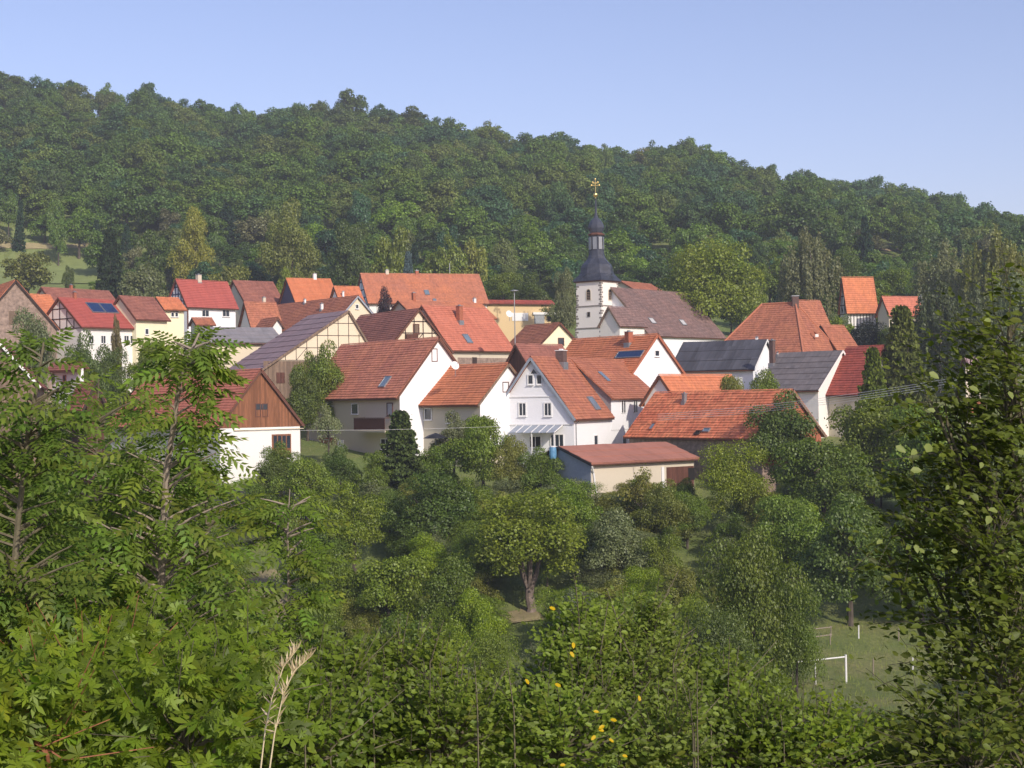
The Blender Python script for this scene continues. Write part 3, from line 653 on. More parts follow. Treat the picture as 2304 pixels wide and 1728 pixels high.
# --- hipped red house (pyramid roof)
def hip_house():
    D = 212; b = math.radians(33)
    E = P(1808, 800, D)                                   # near corner of the eaves
    lx, rx = Vector((-math.cos(b), math.sin(b), 0)), Vector((math.sin(b), math.cos(b), 0))
    def L_to(px, d):
        r = ray(px, 790); return (r.x * D - E.x) / (d.x - r.x * d.y)
    Lf, Lr = L_to(1592, lx), L_to(1898, rx)
    base = P(1808, 860, D).z
    root = empty('hipped_house', (E.x, E.y, base), 0, 'large house with steep brick-red hipped roof and small chimney on top', 'house')
    z0 = E.z - base; e = [Vector((0, 0, z0)), lx * Lf + Vector((0, 0, z0)), (lx * Lf + rx * Lr) + Vector((0, 0, z0)), rx * Lr + Vector((0, 0, z0))]
    zt = P(1787, 680, D + Lr * .5 * math.cos(b)).z - base
    mid = rx * Lr / 2
    def along(px):
        r = ray(px, 680); return max(.3, (r.x * (E.y + mid.y) - E.x - mid.x) / (lx.x - r.x * lx.y))
    r0 = mid + lx * along(1790); r1 = mid + lx * along(1714)
    r0 = Vector((r0.x, r0.y, zt)); r1 = Vector((r1.x, r1.y, zt))
    mb = MB(); i = .5
    cc = [lx * i + rx * i, lx * (Lf - i) + rx * i, lx * (Lf - i) + rx * (Lr - i), lx * i + rx * (Lr - i)]
    for a, b2 in zip(cc, cc[1:] + cc[:1]): mb.face([(a.x, a.y, -1.5), (b2.x, b2.y, -1.5), (b2.x, b2.y, z0 + .3), (a.x, a.y, z0 + .3)])
    mb.build('wall', WHITE, root)
    mb = MB()
    def course(a0, a1, t0, t1, n):
        nrm = (a1 - a0).cross(t0 - a0).normalized()
        if nrm.z < 0: nrm = -nrm
        run = ((t0 + t1) / 2 - (a0 + a1) / 2).length
        for k in range(n):
            f0, f1 = k / n, (k + 1) / n; st = .055
            p = [a0.lerp(t0, f0) + nrm * st, a1.lerp(t1, f0) + nrm * st, a1.lerp(t1, f1), a0.lerp(t0, f1)]
            dirv = (a1 - a0).normalized(); uv = lambda q, s_: ((q - a0).dot(dirv), s_)
            mb.face(p, [uv(p[0], run * f0), uv(p[1], run * f0), uv(p[2], run * f1 - .01), uv(p[3], run * f1 - .01)])
            q = [a0.lerp(t0, f0), a1.lerp(t1, f0), p[1], p[0]]; mb.face(q, [uv(q[0], run * f0), uv(q[1], run * f0), uv(q[2], run * f0 + .01), uv(q[3], run * f0 + .01)])
    course(e[0], e[1], r0, r1, 24); course(e[3], e[0], r0, r0, 24); course(e[1], e[2], r1, r1, 24); course(e[2], e[3], r1, r0, 24)
    mb.face([e[0] - Vector((0, 0, .02)), e[1] - Vector((0, 0, .02)), e[2] - Vector((0, 0, .02)), e[3] - Vector((0, 0, .02))])
    mb.build('roof', R_RED, root)
    mb = MB(); up = Vector((0, 0, .1))
    for a, b2 in ((e[0], r0), (e[3], r0), (e[1], r1), (e[2], r1), (r0, r1)): mb.tube([a + up, b2 + up], [.14, .14], 6)
    mb.build('ridge_cap', R_RED, root)
    mb = MB(); c = r0; mb.box(c.x - .5, c.x + .4, c.y - .4, c.y + .4, zt - .8, zt + .95); ch = mb.build('chimney', BRICKD, root)
    mb = MB(); mb.box(c.x - .58, c.x + .48, c.y - .48, c.y + .48, zt + .95, zt + 1.08); mb.build('chimney_cap', ZINC, ch)
    # small dormer on the right hip
    q = e[0].lerp(r0, .35).lerp(e[3].lerp(r0, .35), .45); mb = MB()
    dv = -lx; a = q + dv * .55 + Vector((0, 0, .35)); s_ = rx * .55
    top = q + Vector((0, 0, 1.0)) + dv * .1
    mb.face([top, a - s_, q - dv * 1.6 + Vector((0, 0, 1.0))]); mb.face([top, a + s_, q - dv * 1.6 + Vector((0, 0, 1.0))])
    mb.build('dormer', R_RED, root)
    mb = MB(); mb.box(a.x - .2, a.x + .25, a.y - .2, a.y + .2, a.z - .3, a.z + .1); mb.build('dormer_window', WPAINT, root)
hip_house()

# --- house A, big farmhouse
A = House('cream_farmhouse', 'big farmhouse with brick-red roof, white gable, skylight and cream front with balcony', 1, (893, 897), (988, 762), 679, 172, 36, 1035, BEIGE, R_REDA, gwall=WHITE2, gz=.3, over=.55, verge=TRIM)
A.skylight(869, 856, 16, 20)
A.window('G', 977, 799, 11, 27, 1, frame=WOODD, glass=CURT, sill=False)
A.window('F', 799, 920, 14, 22, 1, frame=WPAINT); A.window('F', 878, 921, 12, 27, 1, frame=WOODD, glass=CURT)
A.window('F', 727, 921, 11, 22, 1, frame=WPAINT); A.window('F', 706, 925, 11, 22, 1); A.window('F', 868, 1000, 20, 24, 2, glass=DARK); A.window('F', 735, 1000, 12, 20, 1)
A.window('F', 700, 1000, 10, 20, 1)
# balcony with board railing
def balcony():
    a, b2 = A.on('F', 822, 968), A.on('F', 892, 968); v0, v1 = sorted((a[1], b2[1])); z = a[2]; dep = 1.5
    zt = A.on('F', 850, 940)[2]
    root = MB(); root.box8([A.T(A.over - dep, v0, z - .18), A.T(A.over - dep, v1, z - .18), A.T(A.over - .01, v1, z - .18), A.T(A.over - .01, v0, z - .18),
                            A.T(A.over - dep, v0, z), A.T(A.over - dep, v1, z), A.T(A.over - .01, v1, z), A.T(A.over - .01, v0, z)])
    bo = root.build('balcony', BEIGE, A.root)
    n = int((v1 - v0) / .16); board = None
    for k in range(n):
        v = v0 + (v1 - v0) * (k + .5) / n
        if board is None:
            mb = MB(); mb.box(-.025, .025, -.068, .068, 0, zt - z - .12); board = mb.build('baluster_board', WOODD, bo); ob = board
        else: ob = board.copy(); COL.objects.link(ob)
        ob.location = A.T(A.over - dep, v, z + .06)
    mb = MB(); mb.beam(A.T(A.over - dep, v0, zt), A.T(A.over - dep, v1, zt), .1, .08); mb.beam(A.T(A.over - dep, v0, z + .15), A.T(A.over - dep, v1, z + .15), .07, .08)
    mb.beam(A.T(A.over - dep, v0, zt), A.T(A.over, v0, zt), .1, .08); mb.beam(A.T(A.over - dep, v1, zt), A.T(A.over, v1, zt), .1, .08); mb.build('handrail', WOODD, bo)
balcony()
A.panel('F', 720, 985, 757, 1035, .05, BRICK, 'brick_base')
A.panel('F', 762, 990, 774, 1018, .12, WPAINT, 'door')
# --- house B in front of it
B = House('white_gable_house', 'lower farmhouse wing with orange-red roof and white gable in front of the salmon roof', 1, (1076, 913), (1145, 820), 919, 166, 40, 1010, BEIGE, R_ORANGE, gwall=WHITE2, gz=.3, over=.5, verge=WOODG)
B.window('G', 1137, 871, 12, 21, 1, frame=WOODD, glass=CURT, sill=False); B.window('F', 964, 932, 15, 24, 1, frame=WPAINT); B.window('F', 1012, 940, 12, 22, 1)
dish(1024, 822, 10, 170, 'white satellite dish on the ridge between the two farmhouse roofs', 1.2)
dish(1146, 706, 8, 212, 'white satellite dish beside the street lamp behind the salmon roof', 1.0)
# --- house C, white house
C = House('white_house', 'white two-storey house with pale gable, tall dormer, dark chimney and orange-red roof', -1, (1294, 946), (1193, 806), 1520, 165, 28, 1045, WHITE2, R_RED, over=.35, vover=.45, verge=TRIMG, cut=(1374, 1476, 920))
for x in (1176, 1233): C.window('G', x, 921, 15, 28, 2, frame=WPAINT, trim=.1)
C.window('G', 1194, 854, 11, 20, 1, frame=WPAINT, trim=.1); C.window('G', 1214, 854, 11, 20, 1, frame=WPAINT, trim=.1)
def tri_window():
    a = C.on('G', 1194, 842); b2 = C.on('G', 1209, 842); c = C.on('G', 1201, 828)
    z0, z1 = a[2], c[2]; ua, ub = sorted((a[0], b2[0])); um = (ua + ub) / 2; y = C.vover
    mb = MB(); mb.beam(C.T(ua - .1, y - .05, z0), C.T(ub + .1, y - .05, z0), .08, .08); mb.beam(C.T(ua - .1, y - .05, z0), C.T(um, y - .05, z1), .08, .08, Vector((0, 1, 0))); mb.beam(C.T(ub + .1, y - .05, z0), C.T(um, y - .05, z1), .08, .08, Vector((0, 1, 0)))
    w = mb.build('window', WPAINT, C.root); mb = MB(); mb.face([C.T(ua, y - .03, z0), C.T(ub, y - .03, z0), C.T(um, y - .03, z1)]); mb.build('pane', GLASS, w)
tri_window()
for py in (892, 955):
    z = C.on('G', 1230, py)[2]; mb = MB(); rise = (z - C.ex) / math.tan(C.pitch); ua = max(C.over, C.over + rise)
    mb.beam(C.T(ua, C.vover - .05, z), C.T(C.W - ua, C.vover - .05, z), .08, .12); mb.build('cornice_band', WPAINT, C.root)
C.chimney(1263, 787, 24, BRICKD, pybase=816, capm=WPAINT)
C.skylight(1333, 904, 22, 26)
C.window('F', 1340, 992, 8, 24, 1, frame=WPAINT, sill=False); C.window('F', 1404, 992, 8, 24, 1, frame=WPAINT, sill=False)
C.window('G', 1205, 994, 24, 24, 2, glass=DARK); C.window('G', 1254, 991, 28, 26, 3)
def tube_part(H, pts, r, mat, name):
    mb = MB(); mb.tube([H.T(*p) for p in pts], [r] * len(pts), 6); return mb.build(name, mat, H.root)
tube_part(C, [(C.over - .08, C.vover + .35, -1), (C.over - .08, C.vover + .35, C.H - .4), (-.06, C.vover + .35, C.H - .05)], .055, ZINC, 'downpipe')
def shed_dormer():
    """tall dormer wall flush with the front wall, with its own shallower roof from the ridge"""
    v0, v1 = C.cut; ze = C.on('F', 1374, 893)[2]
    rz, ru = C.H + C.h, C.w2; fu = C.over - .06
    tp = math.tan(C.pitch); root = empty('dormer', (0, 0, 0)); root.parent = C.root
    mb = MB(); T = C.T
    mb.face([T(fu, v0, C.H - 1.3), T(fu, v1, C.H - 1.3), T(fu, v1, ze), T(fu, v0, ze)])
    uu = ru - .1
    for v in (v0, v1): mb.face([T(fu, v, C.H - 1.3), T(fu, v, ze), T(uu, v, rz - .05), T(fu + 1.0, v, C.H - 1.3)])
    mb.build('dormer_wall', WHITE2, root)
    mb = MB(); mb.face([T(fu, v0 - .01, C.H + .2), T(fu, v0 - .01, ze), T(uu, v0 - .01, rz - .05)]); mb.build('dormer_cheek', R_GREY, root)
    mr = MB(); old = C.th; C.th = .14
    run_u = fu - .4; z_at = ze - .4 * (rz - ze) / (ru - fu)
    C.slope(mr, T, run_u, ru + .1, z_at, rz + .1, v0 - .35, v1 + .35, .36); C.th = old
    mr.build('dormer_roof', R_RED, root)
    z0, z1 = C.on('F', 1410, 928)[2], C.on('F', 1410, 902)[2]
    for px in (1401, 1428):
        vm = C.on('F', px, 915)[1]; mb = MB(); w = .55
        for k in (-1, 1):
            c = vm + k * .3
            for q in ((c - .26, c - .2), (c + .2, c + .26)): mb.box8([T(fu - .08, q[0], z0), T(fu - .08, q[1], z0), T(fu, q[1], z0), T(fu, q[0], z0), T(fu - .08, q[0], z1), T(fu - .08, q[1], z1), T(fu, q[1], z1), T(fu, q[0], z1)])
            for za, zb in ((z0 - .06, z0), (z1, z1 + .06)): mb.box8([T(fu - .08, c - .26, za), T(fu - .08, c + .26, za), T(fu, c + .26, za), T(fu, c - .26, za), T(fu - .08, c - .26, zb), T(fu - .08, c + .26, zb), T(fu, c + .26, zb), T(fu, c - .26, zb)])
        wn_ = mb.build('dormer_window', WPAINT, root)
        for k in (-1, 1):
            c = vm + k * .3; mp = MB(); mp.box8([T(fu - .05, c - .2, z0), T(fu - .05, c + .2, z0), T(fu - .01, c + .2, z0), T(fu - .01, c - .2, z0), T(fu - .05, c - .2, z1), T(fu - .05, c + .2, z1), T(fu - .01, c + .2, z1), T(fu - .01, c - .2, z1)]); mp.build('pane', GLASS, wn_)
    # skylight in the dormer roof
    q0 = C.on('R', 1386, 842); sl_ = (rz - ze) / (ru - fu); um = ru * .52; zc = ze + (um - fu) * sl_
    vm = v0 + (v1 - v0) * .28; mb = MB()
    c = [T(um - .6, vm - .45, zc - .6 * sl_ + .24), T(um - .6, vm + .45, zc - .6 * sl_ + .24), T(um + .6, vm + .45, zc + .6 * sl_ + .24), T(um + .6, vm - .45, zc + .6 * sl_ + .24)]
    mb.box8(c + [(p[0], p[1], p[2] + .07) for p in c]); mb.build('skylight', GLASSB, root)
shed_dormer()
def canopy():
    a, b2 = C.on('G', 1163, 958), C.on('G', 1266, 958); u0, u1 = sorted((a[0], b2[0])); z = a[2]; y = C.vover
    mb = MB(); mb.box8([C.T(u0, y - 2.0, z - .75), C.T(u1, y - 2.0, z - .75), C.T(u1, y, z), C.T(u0, y, z), C.T(u0, y - 2.0, z - .69), C.T(u1, y - 2.0, z - .69), C.T(u1, y, z + .06), C.T(u0, y, z + .06)])
    c = mb.build('canopy', TRIMG, C.root)
    mb = MB()
    for k in range(7):
        u_ = u0 + (u1 - u0) * k / 6; mb.beam(C.T(u_, y - 2.05, z - .7), C.T(u_, y, z + .05), .07, .1)
    for u_ in (u0 + .1, (u0 + u1) / 2, u1 - .1): mb.beam(C.T(u_, y - 1.9, z - .75), C.T(u_, y - 1.9, -1), .1, .1, Vector((1, 0, 0)))
    mb.build('canopy_frame', WPAINT, c)
canopy()
h = House('rear_red_house', 'white-gabled house with orange-red roof, brick chimney and solar panel behind the white house', 1, (1420, 845), (1481, 754), 1229, 186, 38, 930, WHITE2, R_ORANGE, verge=BRICK)
h.chimney(1415, 745, 17, BRICK, pybase=772)
a0, a1 = h.on('R', 1392, 795), h.on('R', 1446, 795); b0, b1 = h.on('R', 1420, 801), h.on('R', 1420, 789)
h.on_slope('solar_panel', min(a0[1], a1[1]), max(a0[1], a1[1]), b0[0], b1[0], SOLAR, ZINC, 2)
h.window('G', 1478, 795, 9, 12, 1)
h = House('middle_low_house', 'low orange-red roof joining the white house to the long barn', -1, (1528, 914), (1482, 846), 1690, 172, 40, 960, WHITE, R_ORANGE, verge=TRIM)
# --- long red barn and metal shed in front
LB = House('long_barn', 'long barn with patched orange-red tiled roof and brick gable in front of the village', 1, (1712, 990), (1785, 880), 1404, 152, 36, 1060, STONE, R_MIX, 'barn', gwall=BRICK, verge=WOODG, gz=.5)
LB.chimney(1540, 884, 10, ZINC, pybase=904, capm=ZINC)
LB.skylight(1572, 971, 9, 6, glass=DARK, frame=TIMBER); LB.skylight(1592, 965, 12, 5); LB.skylight(1470, 957, 6, 12, frame=BRICK)
SH = House('low_shed', 'low shed with smooth rusty-red roof, grey metal side and cream front wall', -1, (1330, 1046), (1256, 1007), 1574, 146, 52, 1110, BEIGE, R_FELT, 'shed', course=3.0, ridge=False, gwall=TRIMG, gz=.0, verge=DARKM)
SH.panel('F', 1500, 1048, 1560, 1100, .05, WOODD, 'board_wall'); SH.panel('F', 1548, 1052, 1562, 1080, .07, DARK, 'door_opening')
SH.panel('F', 1488, 1050, 1493, 1100, .1, WPAINT, 'post')
tube_part(SH, [(0, .1, SH.H - .15), (SH.over - .1, .6, SH.H - .8), (SH.over - .1, 1.0, -1)], .09, WPAINT, 'downpipe')
p = P(1244, 1018, 150); t = empty('rain_barrel', (p.x, p.y, p.z - .6), 0, 'blue and white plastic barrel beside the grey end of the low shed', 'barrel')
mb = MB(); mb.lathe((0, 0, 0), [(.3, 0), (.36, .3), (.36, .8), (.3, 1.1), (.28, 1.12)], 12); mb.build('body', plain('blue_plastic', (0.12, 0.3, 0.5), 0.5, 0.2), t, True)
mb = MB(); mb.lathe((0, 0, 1.12), [(.3, 0), (.31, .08), (.1, .12)], 12); mb.build('lid', WPAINT, t, True)
# --- brown gable house at left
BG = House('brown_gable_house', 'house with reddish-brown boarded gable, white ground floor and brown door at left', 1, (492, 964), (588, 834), 236, 160, 40, 1055, WHITE, R_REDL, gwall=WOODR, gz=None, over=.3, verge=TRIM)
for x in (580, 596): BG.window('G', x, 923, 10, 28, 1, frame=TRIM, glass=CURT, sill=False)
BG.panel('G', 575, 909, 601, 922, .075, GLASS, 'dark_upper_glass')
BG.panel('G', 612, 976, 654, 1030, .07, WOODR, 'door_frame')
for k in range(4): BG.panel('G', 615 + k * 10, 980, 622 + k * 10, 1008, .09, GLASS, 'door_pane')
BG.panel('G', 525, 963, 681, 969, .2, CREAM, 'floor_band')
tube_part(BG, [(BG.w2 * .5, BG.L * .02, BG.H + 1), (BG.w2 * .5, BG.L * .02, BG.H + 1.2)], .05, ZINC, 'roof_hook')
h = House('dark_gable_annex', 'annex with dark brown gable and red roof hidden behind the tall sapling', 1, (186, 925), (215, 862), 150, 148, 25, 985, WOODD, R_REDL, 'annex', gwall=WOODD, verge=TIMBER)
h = House('board_barn', 'brown boarded barn cut off by the left edge of the picture', 1, (-60, 875), (-8, 765), -160, 150, 15, 900, WOODG, R_BROWN, 'barn', gwall=WOODG, verge=WPAINT, W2=6.2, gz=.6)
h = House('small_white_hut', 'small white house with brown roof behind foliage at left', 1, (176, 834), (188, 818), 105, 165, 50, 875, WHITE2, R_BROWN)
h.window('F', 120, 850, 10, 14, 1); h.window('F', 146, 852, 5, 14, 1, frame=BRICK)

# --- church
def church():
    D = 262; b = math.radians(38); c = P(1352, 632, D)
    lx, rx = Vector((-math.cos(b), math.sin(b), 0)), Vector((math.sin(b), math.cos(b), 0))
    w = 5.15; base = terr(c.x, c.y) - .5
    ctr = Vector((c.x, c.y, 0)) + (lx + rx) * w / 2
    rz = math.atan2(rx.y, rx.x)      # local x along rx, local y along lx
    root = empty('church', (ctr.x, ctr.y, base), rz, 'white church tower with dark slate onion spire and gilded cross', 'church')
    Z = lambda py: P(1352, py, D).z - base
    hw = w / 2
    def loc(px, py, dep): return root_inv @ P(px, py, dep)
    Mx = Matrix.Translation((ctr.x, ctr.y, base)) @ Matrix.Rotation(rz, 4, 'Z'); root_inv = Mx.inverted()
    def shaft(z0, z1, h_, name='tower_wall'):
        mb = MB(); mb.box(-h_, h_, -h_, h_, z0, z1); return mb.build(name, CHURCHW, root)
    z_a, z_b, z_c = Z(630), Z(687), Z(737)
    shaft(z_b, z_a, hw); shaft(z_c, z_b, hw + .06); shaft(-1, z_c, hw + .2)
    for z, h_ in ((z_b, hw + .16), (z_c, hw + .3)):
        mb = MB(); mb.box(-h_, h_, -h_, h_, z - .09, z + .09); mb.build('string_course', QUOIN, root)
    mb = MB(); h_ = hw + .25; mb.box(-h_, h_, -h_, h_, z_a - .2, z_a); mb.build('cornice', TRIM, root)
    # quoins: rough corner stones
    me0 = None
    for sx, sy in ((-1, -1), (1, -1), (-1, 1)):
        z = 3.0; k = 0
        while z < z_a - .5:
            off = hw + (0 if z > z_b else (.06 if z > z_c else .2)); hgt = .34
            mb = MB(); la, lb = (.55, .3) if k % 2 else (.3, .55); la *= rnd.uniform(.8, 1.25); lb *= rnd.uniform(.8, 1.25)
            x0, x1 = sorted((sx * (off + .02), sx * (off - la))); y0, y1 = sorted((sy * (off + .02), sy * (off - lb)))
            if rnd.random() < .8: mb.box(x0, x1, y0, y1, z, z + hgt - .04); mb.build('quoin', QUOIN, root)
            z += hgt + .05; k += 1
    # openings: faces -x (left seen, towards lx negative?) camera sees faces -y (normal -lx) and -x (normal -rx)
    def opening(face, zc, w_, h_, arch, louvre=True):
        off = hw + .01 if zc > z_b else hw + .07
        f = (lambda a, d, z: (-(off + d), a, z)) if face == 'x' else (lambda a, d, z: (a, -(off + d), z))
        pts = [(-w_ / 2, zc - h_ / 2), (w_ / 2, zc - h_ / 2), (w_ / 2, zc + h_ / 2)]
        if arch: pts += [(w_ / 2 * math.cos(t), zc + h_ / 2 + w_ / 2 * 1.1 * math.sin(t)) for t in (.5, 1.0, 1.57, 2.1, 2.6)]
        pts += [(-w_ / 2, zc + h_ / 2)]
        mb = MB(); sc_ = 1.28
        cz = zc + (w_ * .25 if arch else 0)
        out = [(a * sc_, cz + (z - cz) * 1.14) for a, z in pts]; n = len(pts)
        for i in range(n):
            j = (i + 1) % n
            mb.face([f(*((out[i][0]), .06, out[i][1])), f(out[j][0], .06, out[j][1]), f(pts[j][0], .06, pts[j][1]), f(pts[i][0], .06, pts[i][1])])
            mb.face([f(pts[i][0], .06, pts[i][1]), f(pts[j][0], .06, pts[j][1]), f(pts[j][0], .0, pts[j][1]), f(pts[i][0], .0, pts[i][1])])
            mb.face([f(out[i][0], .06, out[i][1]), f(out[j][0], .06, out[j][1]), f(out[j][0], .0, out[j][1]), f(out[i][0], .0, out[i][1])])
        wn_ = mb.build('window', QUOIN if not arch else BEIGE, root)
        mb = MB(); mb.face([f(a, .015, z) for a, z in pts]); mb.build('dark_opening', DARK, wn_)
        if louvre:
            for k in range(5):
                z = zc - h_ / 2 + h_ * (k + .5) / 5; mb = MB()
                mb.box8([f(-w_ / 2, .05, z - .05), f(w_ / 2, .05, z - .05), f(w_ / 2, .02, z + .06), f(-w_ / 2, .02, z + .06), f(-w_ / 2, .055, z - .03), f(w_ / 2, .055, z - .03), f(w_ / 2, .025, z + .08), f(-w_ / 2, .025, z + .08)])
                mb.build('louvre', WOODG, wn_)
    opening('x', Z(664), .78, 1.35, True); opening('y', Z(664), .78, 1.35, True)
    opening('x', Z(706), .5, .75, False, False); opening('x', Z(757), .5, .3, False, False)
    # spire
    k = D / F * (1 + .0)
    prof = [(51, 630), (50, 627), (45.5, 620), (42, 613), (40, 606), (39, 599), (36, 592), (28, 584), (22.5, 578), (19.5, 571), (18.2, 561), (17.6, 545), (17.2, 523)]
    mb = MB(); n = 8; r8 = 1 / math.cos(math.pi / 8)
    sq = [(0)]
    rings = []
    for r_, py in prof:
        z = Z(py); t = max(0, min(1, (py - 612) / 16.0))          # square at the eaves, octagon above
        R_ = r_ * k; ring = []
        for i in range(16):
            a = 2 * math.pi * i / 16 + math.pi / 8 * 0
            ca, sa = math.cos(a), math.sin(a)
            sqr = (hw + .45) / (51 * k) * R_ / max(abs(ca), abs(sa))
            am = (a % (math.pi / 4)) - math.pi / 8
            octr = R_ * .95 / math.cos(am) * math.cos(math.pi / 8)
            q = sqr * t + octr * (1 - t)
            ring.append(Vector((q * ca, q * sa, z)))
        rings.append(ring)
    for r0, r1 in zip(rings, rings[1:]):
        for i in range(16):
            j = (i + 1) % 16; w0 = (r0[i] - r0[j]).length
            mb.face([r0[i], r0[j], r1[j], r1[i]], [(i * .8, r0[i].z), (i * .8 + w0, r0[i].z), (i * .8 + w0, r1[i].z), (i * .8, r1[i].z)])
    mb.face(rings[0][::-1], [(0, 0)] * 16); mb.face(rings[-1], [(0, 0)] * 16)
    mb.build('spire_roof', SLATE, root)
    def oct_(name, pr, mat, nn=8):
        mb = MB(); mb.lathe((0, 0, 0), [(r_ * k, Z(py)) for r_, py in pr], nn, rot=0); o = mb.build(name, mat, root); return o
    oct_('lantern_cornice', [(17.5, 526), (20, 524), (20, 522), (14, 519)], TRIM)
    oct_('onion_dome', [(14, 520), (16, 516), (18.5, 508), (18, 502), (15, 495), (10.5, 489), (6, 485), (3.6, 480), (2.6, 470), (1.8, 455), (1.2, 440)], SLATE)
    # lantern shutters
    for i in range(8):
        a = 2 * math.pi * (i + .5) / 8; rr = 16.6 * k; mb = MB()
        c_, s_ = math.cos(a), math.sin(a); t = Vector((-s_, c_, 0)); nrm = Vector((c_, s_, 0)); wd = 4.6 * k
        z0, z1 = Z(557), Z(529)
        p0 = nrm * rr; mb.box8([p0 - t * wd + Vector((0, 0, z0)), p0 + t * wd + Vector((0, 0, z0)), p0 * 1.04 + t * wd + Vector((0, 0, z0)), p0 * 1.04 - t * wd + Vector((0, 0, z0)),
                                p0 - t * wd + Vector((0, 0, z1)), p0 + t * wd + Vector((0, 0, z1)), p0 * 1.04 + t * wd + Vector((0, 0, z1)), p0 * 1.04 - t * wd + Vector((0, 0, z1))])
        mb.build('lantern_shutter', ZINC, root)
    def ball(p, r_, name, parent):
        mb = MB(); mb.lathe(p, [(r_ * math.sin(t), -r_ * math.cos(t)) for t in (.1, .6, 1.1, 1.57, 2.0, 2.5, 3.0)], 12); return mb.build(name, GOLD, parent, True)
    ball((0, 0, Z(432)), 5.6 * k, 'gilded_ball', root)
    mb = MB(); mb.tube([(0, 0, Z(440)), (0, 0, Z(397))], [.09, .06], 6)
    # arms lie across the picture
    ax = root_inv.to_3x3() @ Vector((1, 0, 0)); zc = Z(405); 
    mb.beam(ax * -6.5 * k + Vector((0, 0, zc)), ax * 6.5 * k + Vector((0, 0, zc)), .08, .1)
    mb.beam(ax * -9 * k + Vector((0, 0, Z(410))), ax * 9 * k + Vector((0, 0, Z(410))), .05, .05)
    cr = mb.build('cross', GOLD, root)
    for dx, py in ((0, 396), (-5.8, 403.5), (5.8, 403.5), (-9, 410), (9, 410)):
        ball(Vector((0, 0, Z(py))) + ax * dx * k, 2.3 * k, 'gilded_knob', cr)
    return root
church_root = church()
NV = House('church_nave', 'long church nave with old brown tiled roof right of the tower', -1, (1462, 757), (1374, 649), 1634, 259, 40, 810, WHITE2, R_OLD, 'church', verge=WOODG, over=.35)
NV.skylight(1466, 720, 9, 10, glass=CURT); NV.skylight(1535, 724, 9, 10, glass=CURT)
h = House('sacristy', 'low sacristy with brown roof and white wall at the foot of the church tower', -1, (1394, 735), (1368, 692), 1456, 251, 45, 790, CHURCHW, R_OLD, 'church', verge=WOODG, over=.3)
# street lamp and ball lamp
def lamp():
    p = P(1157, 655, 238); z = terr(p.x, p.y); H_ = p.z - z
    t = empty('street_lamp', (p.x, p.y, z), 0, 'tall street lamp with flat round head rising behind the salmon roof', 'street lamp')
    mb = MB(); mb.tube([(0, 0, 0), (0, 0, H_)], [.11, .07], 8); mb.build('pole', ZINC, t)
    mb = MB(); mb.lathe((0, 0, H_), [(.1, -.1), (.62, 0), (.62, .1), (.2, .2)], 12); mb.build('lamp_head', ZINC, t, True)
    p = P(215, 1063, 128); z = terr(p.x, p.y); H_ = p.z - z
    t = empty('ball_lamp', (p.x, p.y, z), 0, 'garden lamp with white ball head glimpsed through the foliage at left', 'lamp')
    mb = MB(); mb.tube([(0, 0, 0), (0, 0, H_ - .2)], [.05, .04], 8); mb.build('pole', DARKM, t)
    mb = MB(); r_ = .3; mb.lathe((0, 0, H_), [(r_ * math.sin(a), -r_ * math.cos(a)) for a in (.1, .5, 1.0, 1.57, 2.1, 2.6, 3.05)], 14); mb.build('globe', WPAINT, t, True)
lamp()
def parasol():
    p = P(980, 975, 158); z = p.z - 2.2
    t = empty('parasol', (p.x, p.y, z), 0, 'dark garden parasol in front of the lower farmhouse wing', 'parasol')
    mb = MB(); mb.tube([(0, 0, 0), (0, 0, 2.2)], [.03, .03], 6); mb.build('pole', ZINC, t)
    mb = MB(); mb.lathe((0, 0, 2.2), [(1.3, -.5), (.7, -.18), (.05, .05)], 8); mb.build('canopy', DARKM, t)
parasol()
# goal, fence posts
def goal():
    a, b2 = hit(1835, 1543), hit(1904, 1538)
    if not a or not b2: return
    D = (a.y + b2.y) / 2; h_ = (1538 - 1474) / F * b2.y
    d = Vector((b2.x - a.x, b2.y - a.y, 0)); L = d.length
    t = empty('football_goal', (a.x, a.y, a.z), math.atan2(d.y, d.x), 'white metal football goal frame standing on the meadow', 'goal')
    mb = MB(); mb.tube([(0, 0, -.1), (0, 0, h_ * .93)], [.055, .055], 8); mb.build('post', WPAINT, t)
    mb = MB(); mb.tube([(L, 0, b2.z - a.z - .1), (L, 0, b2.z - a.z + h_)], [.08, .08], 8); mb.build('post', WPAINT, t)
    mb = MB(); mb.tube([(-L * .85, 0, h_ * .83), (L, 0, b2.z - a.z + h_ * .93)], [.05, .05], 8); mb.build('crossbar', WPAINT, t)
    mb = MB(); mb.tube([(0, 0, h_ * .8), (.35, .9, 0)], [.03, .03], 6); mb.build('stay', WPAINT, t)
    mb = MB(); mb.tube([(-L * .85, 0, -.1), (-L * .85, 0, h_ * .83)], [.055, .055], 8); mb.build('post', WPAINT, t)
goal()
for k, (x, y0, y1, lab) in enumerate(((1932, 1408, 1438, 'thin white fence post in the meadow above the goal'), (2054, 1470, 1514, 'white marker post at the right of the meadow behind leaves'), (2022, 1418, 1445, 'grey post in the meadow below the pale tree trunk'),
                             (1965, 1485, 1525, 'leaning wooden stake in the dry grass right of the goal'))):
    q = hit(x, y1)
    if q:
        H_ = (y1 - y0) / F * q.y; mb = MB(); mb.tube([(0, 0, -.2), (0.02, 0, H_)], [.055, .045], 7); o = mb.build('fence_post', WPAINT if k < 2 else STEMP)
        o.location = q; tag(o, lab, 'post')
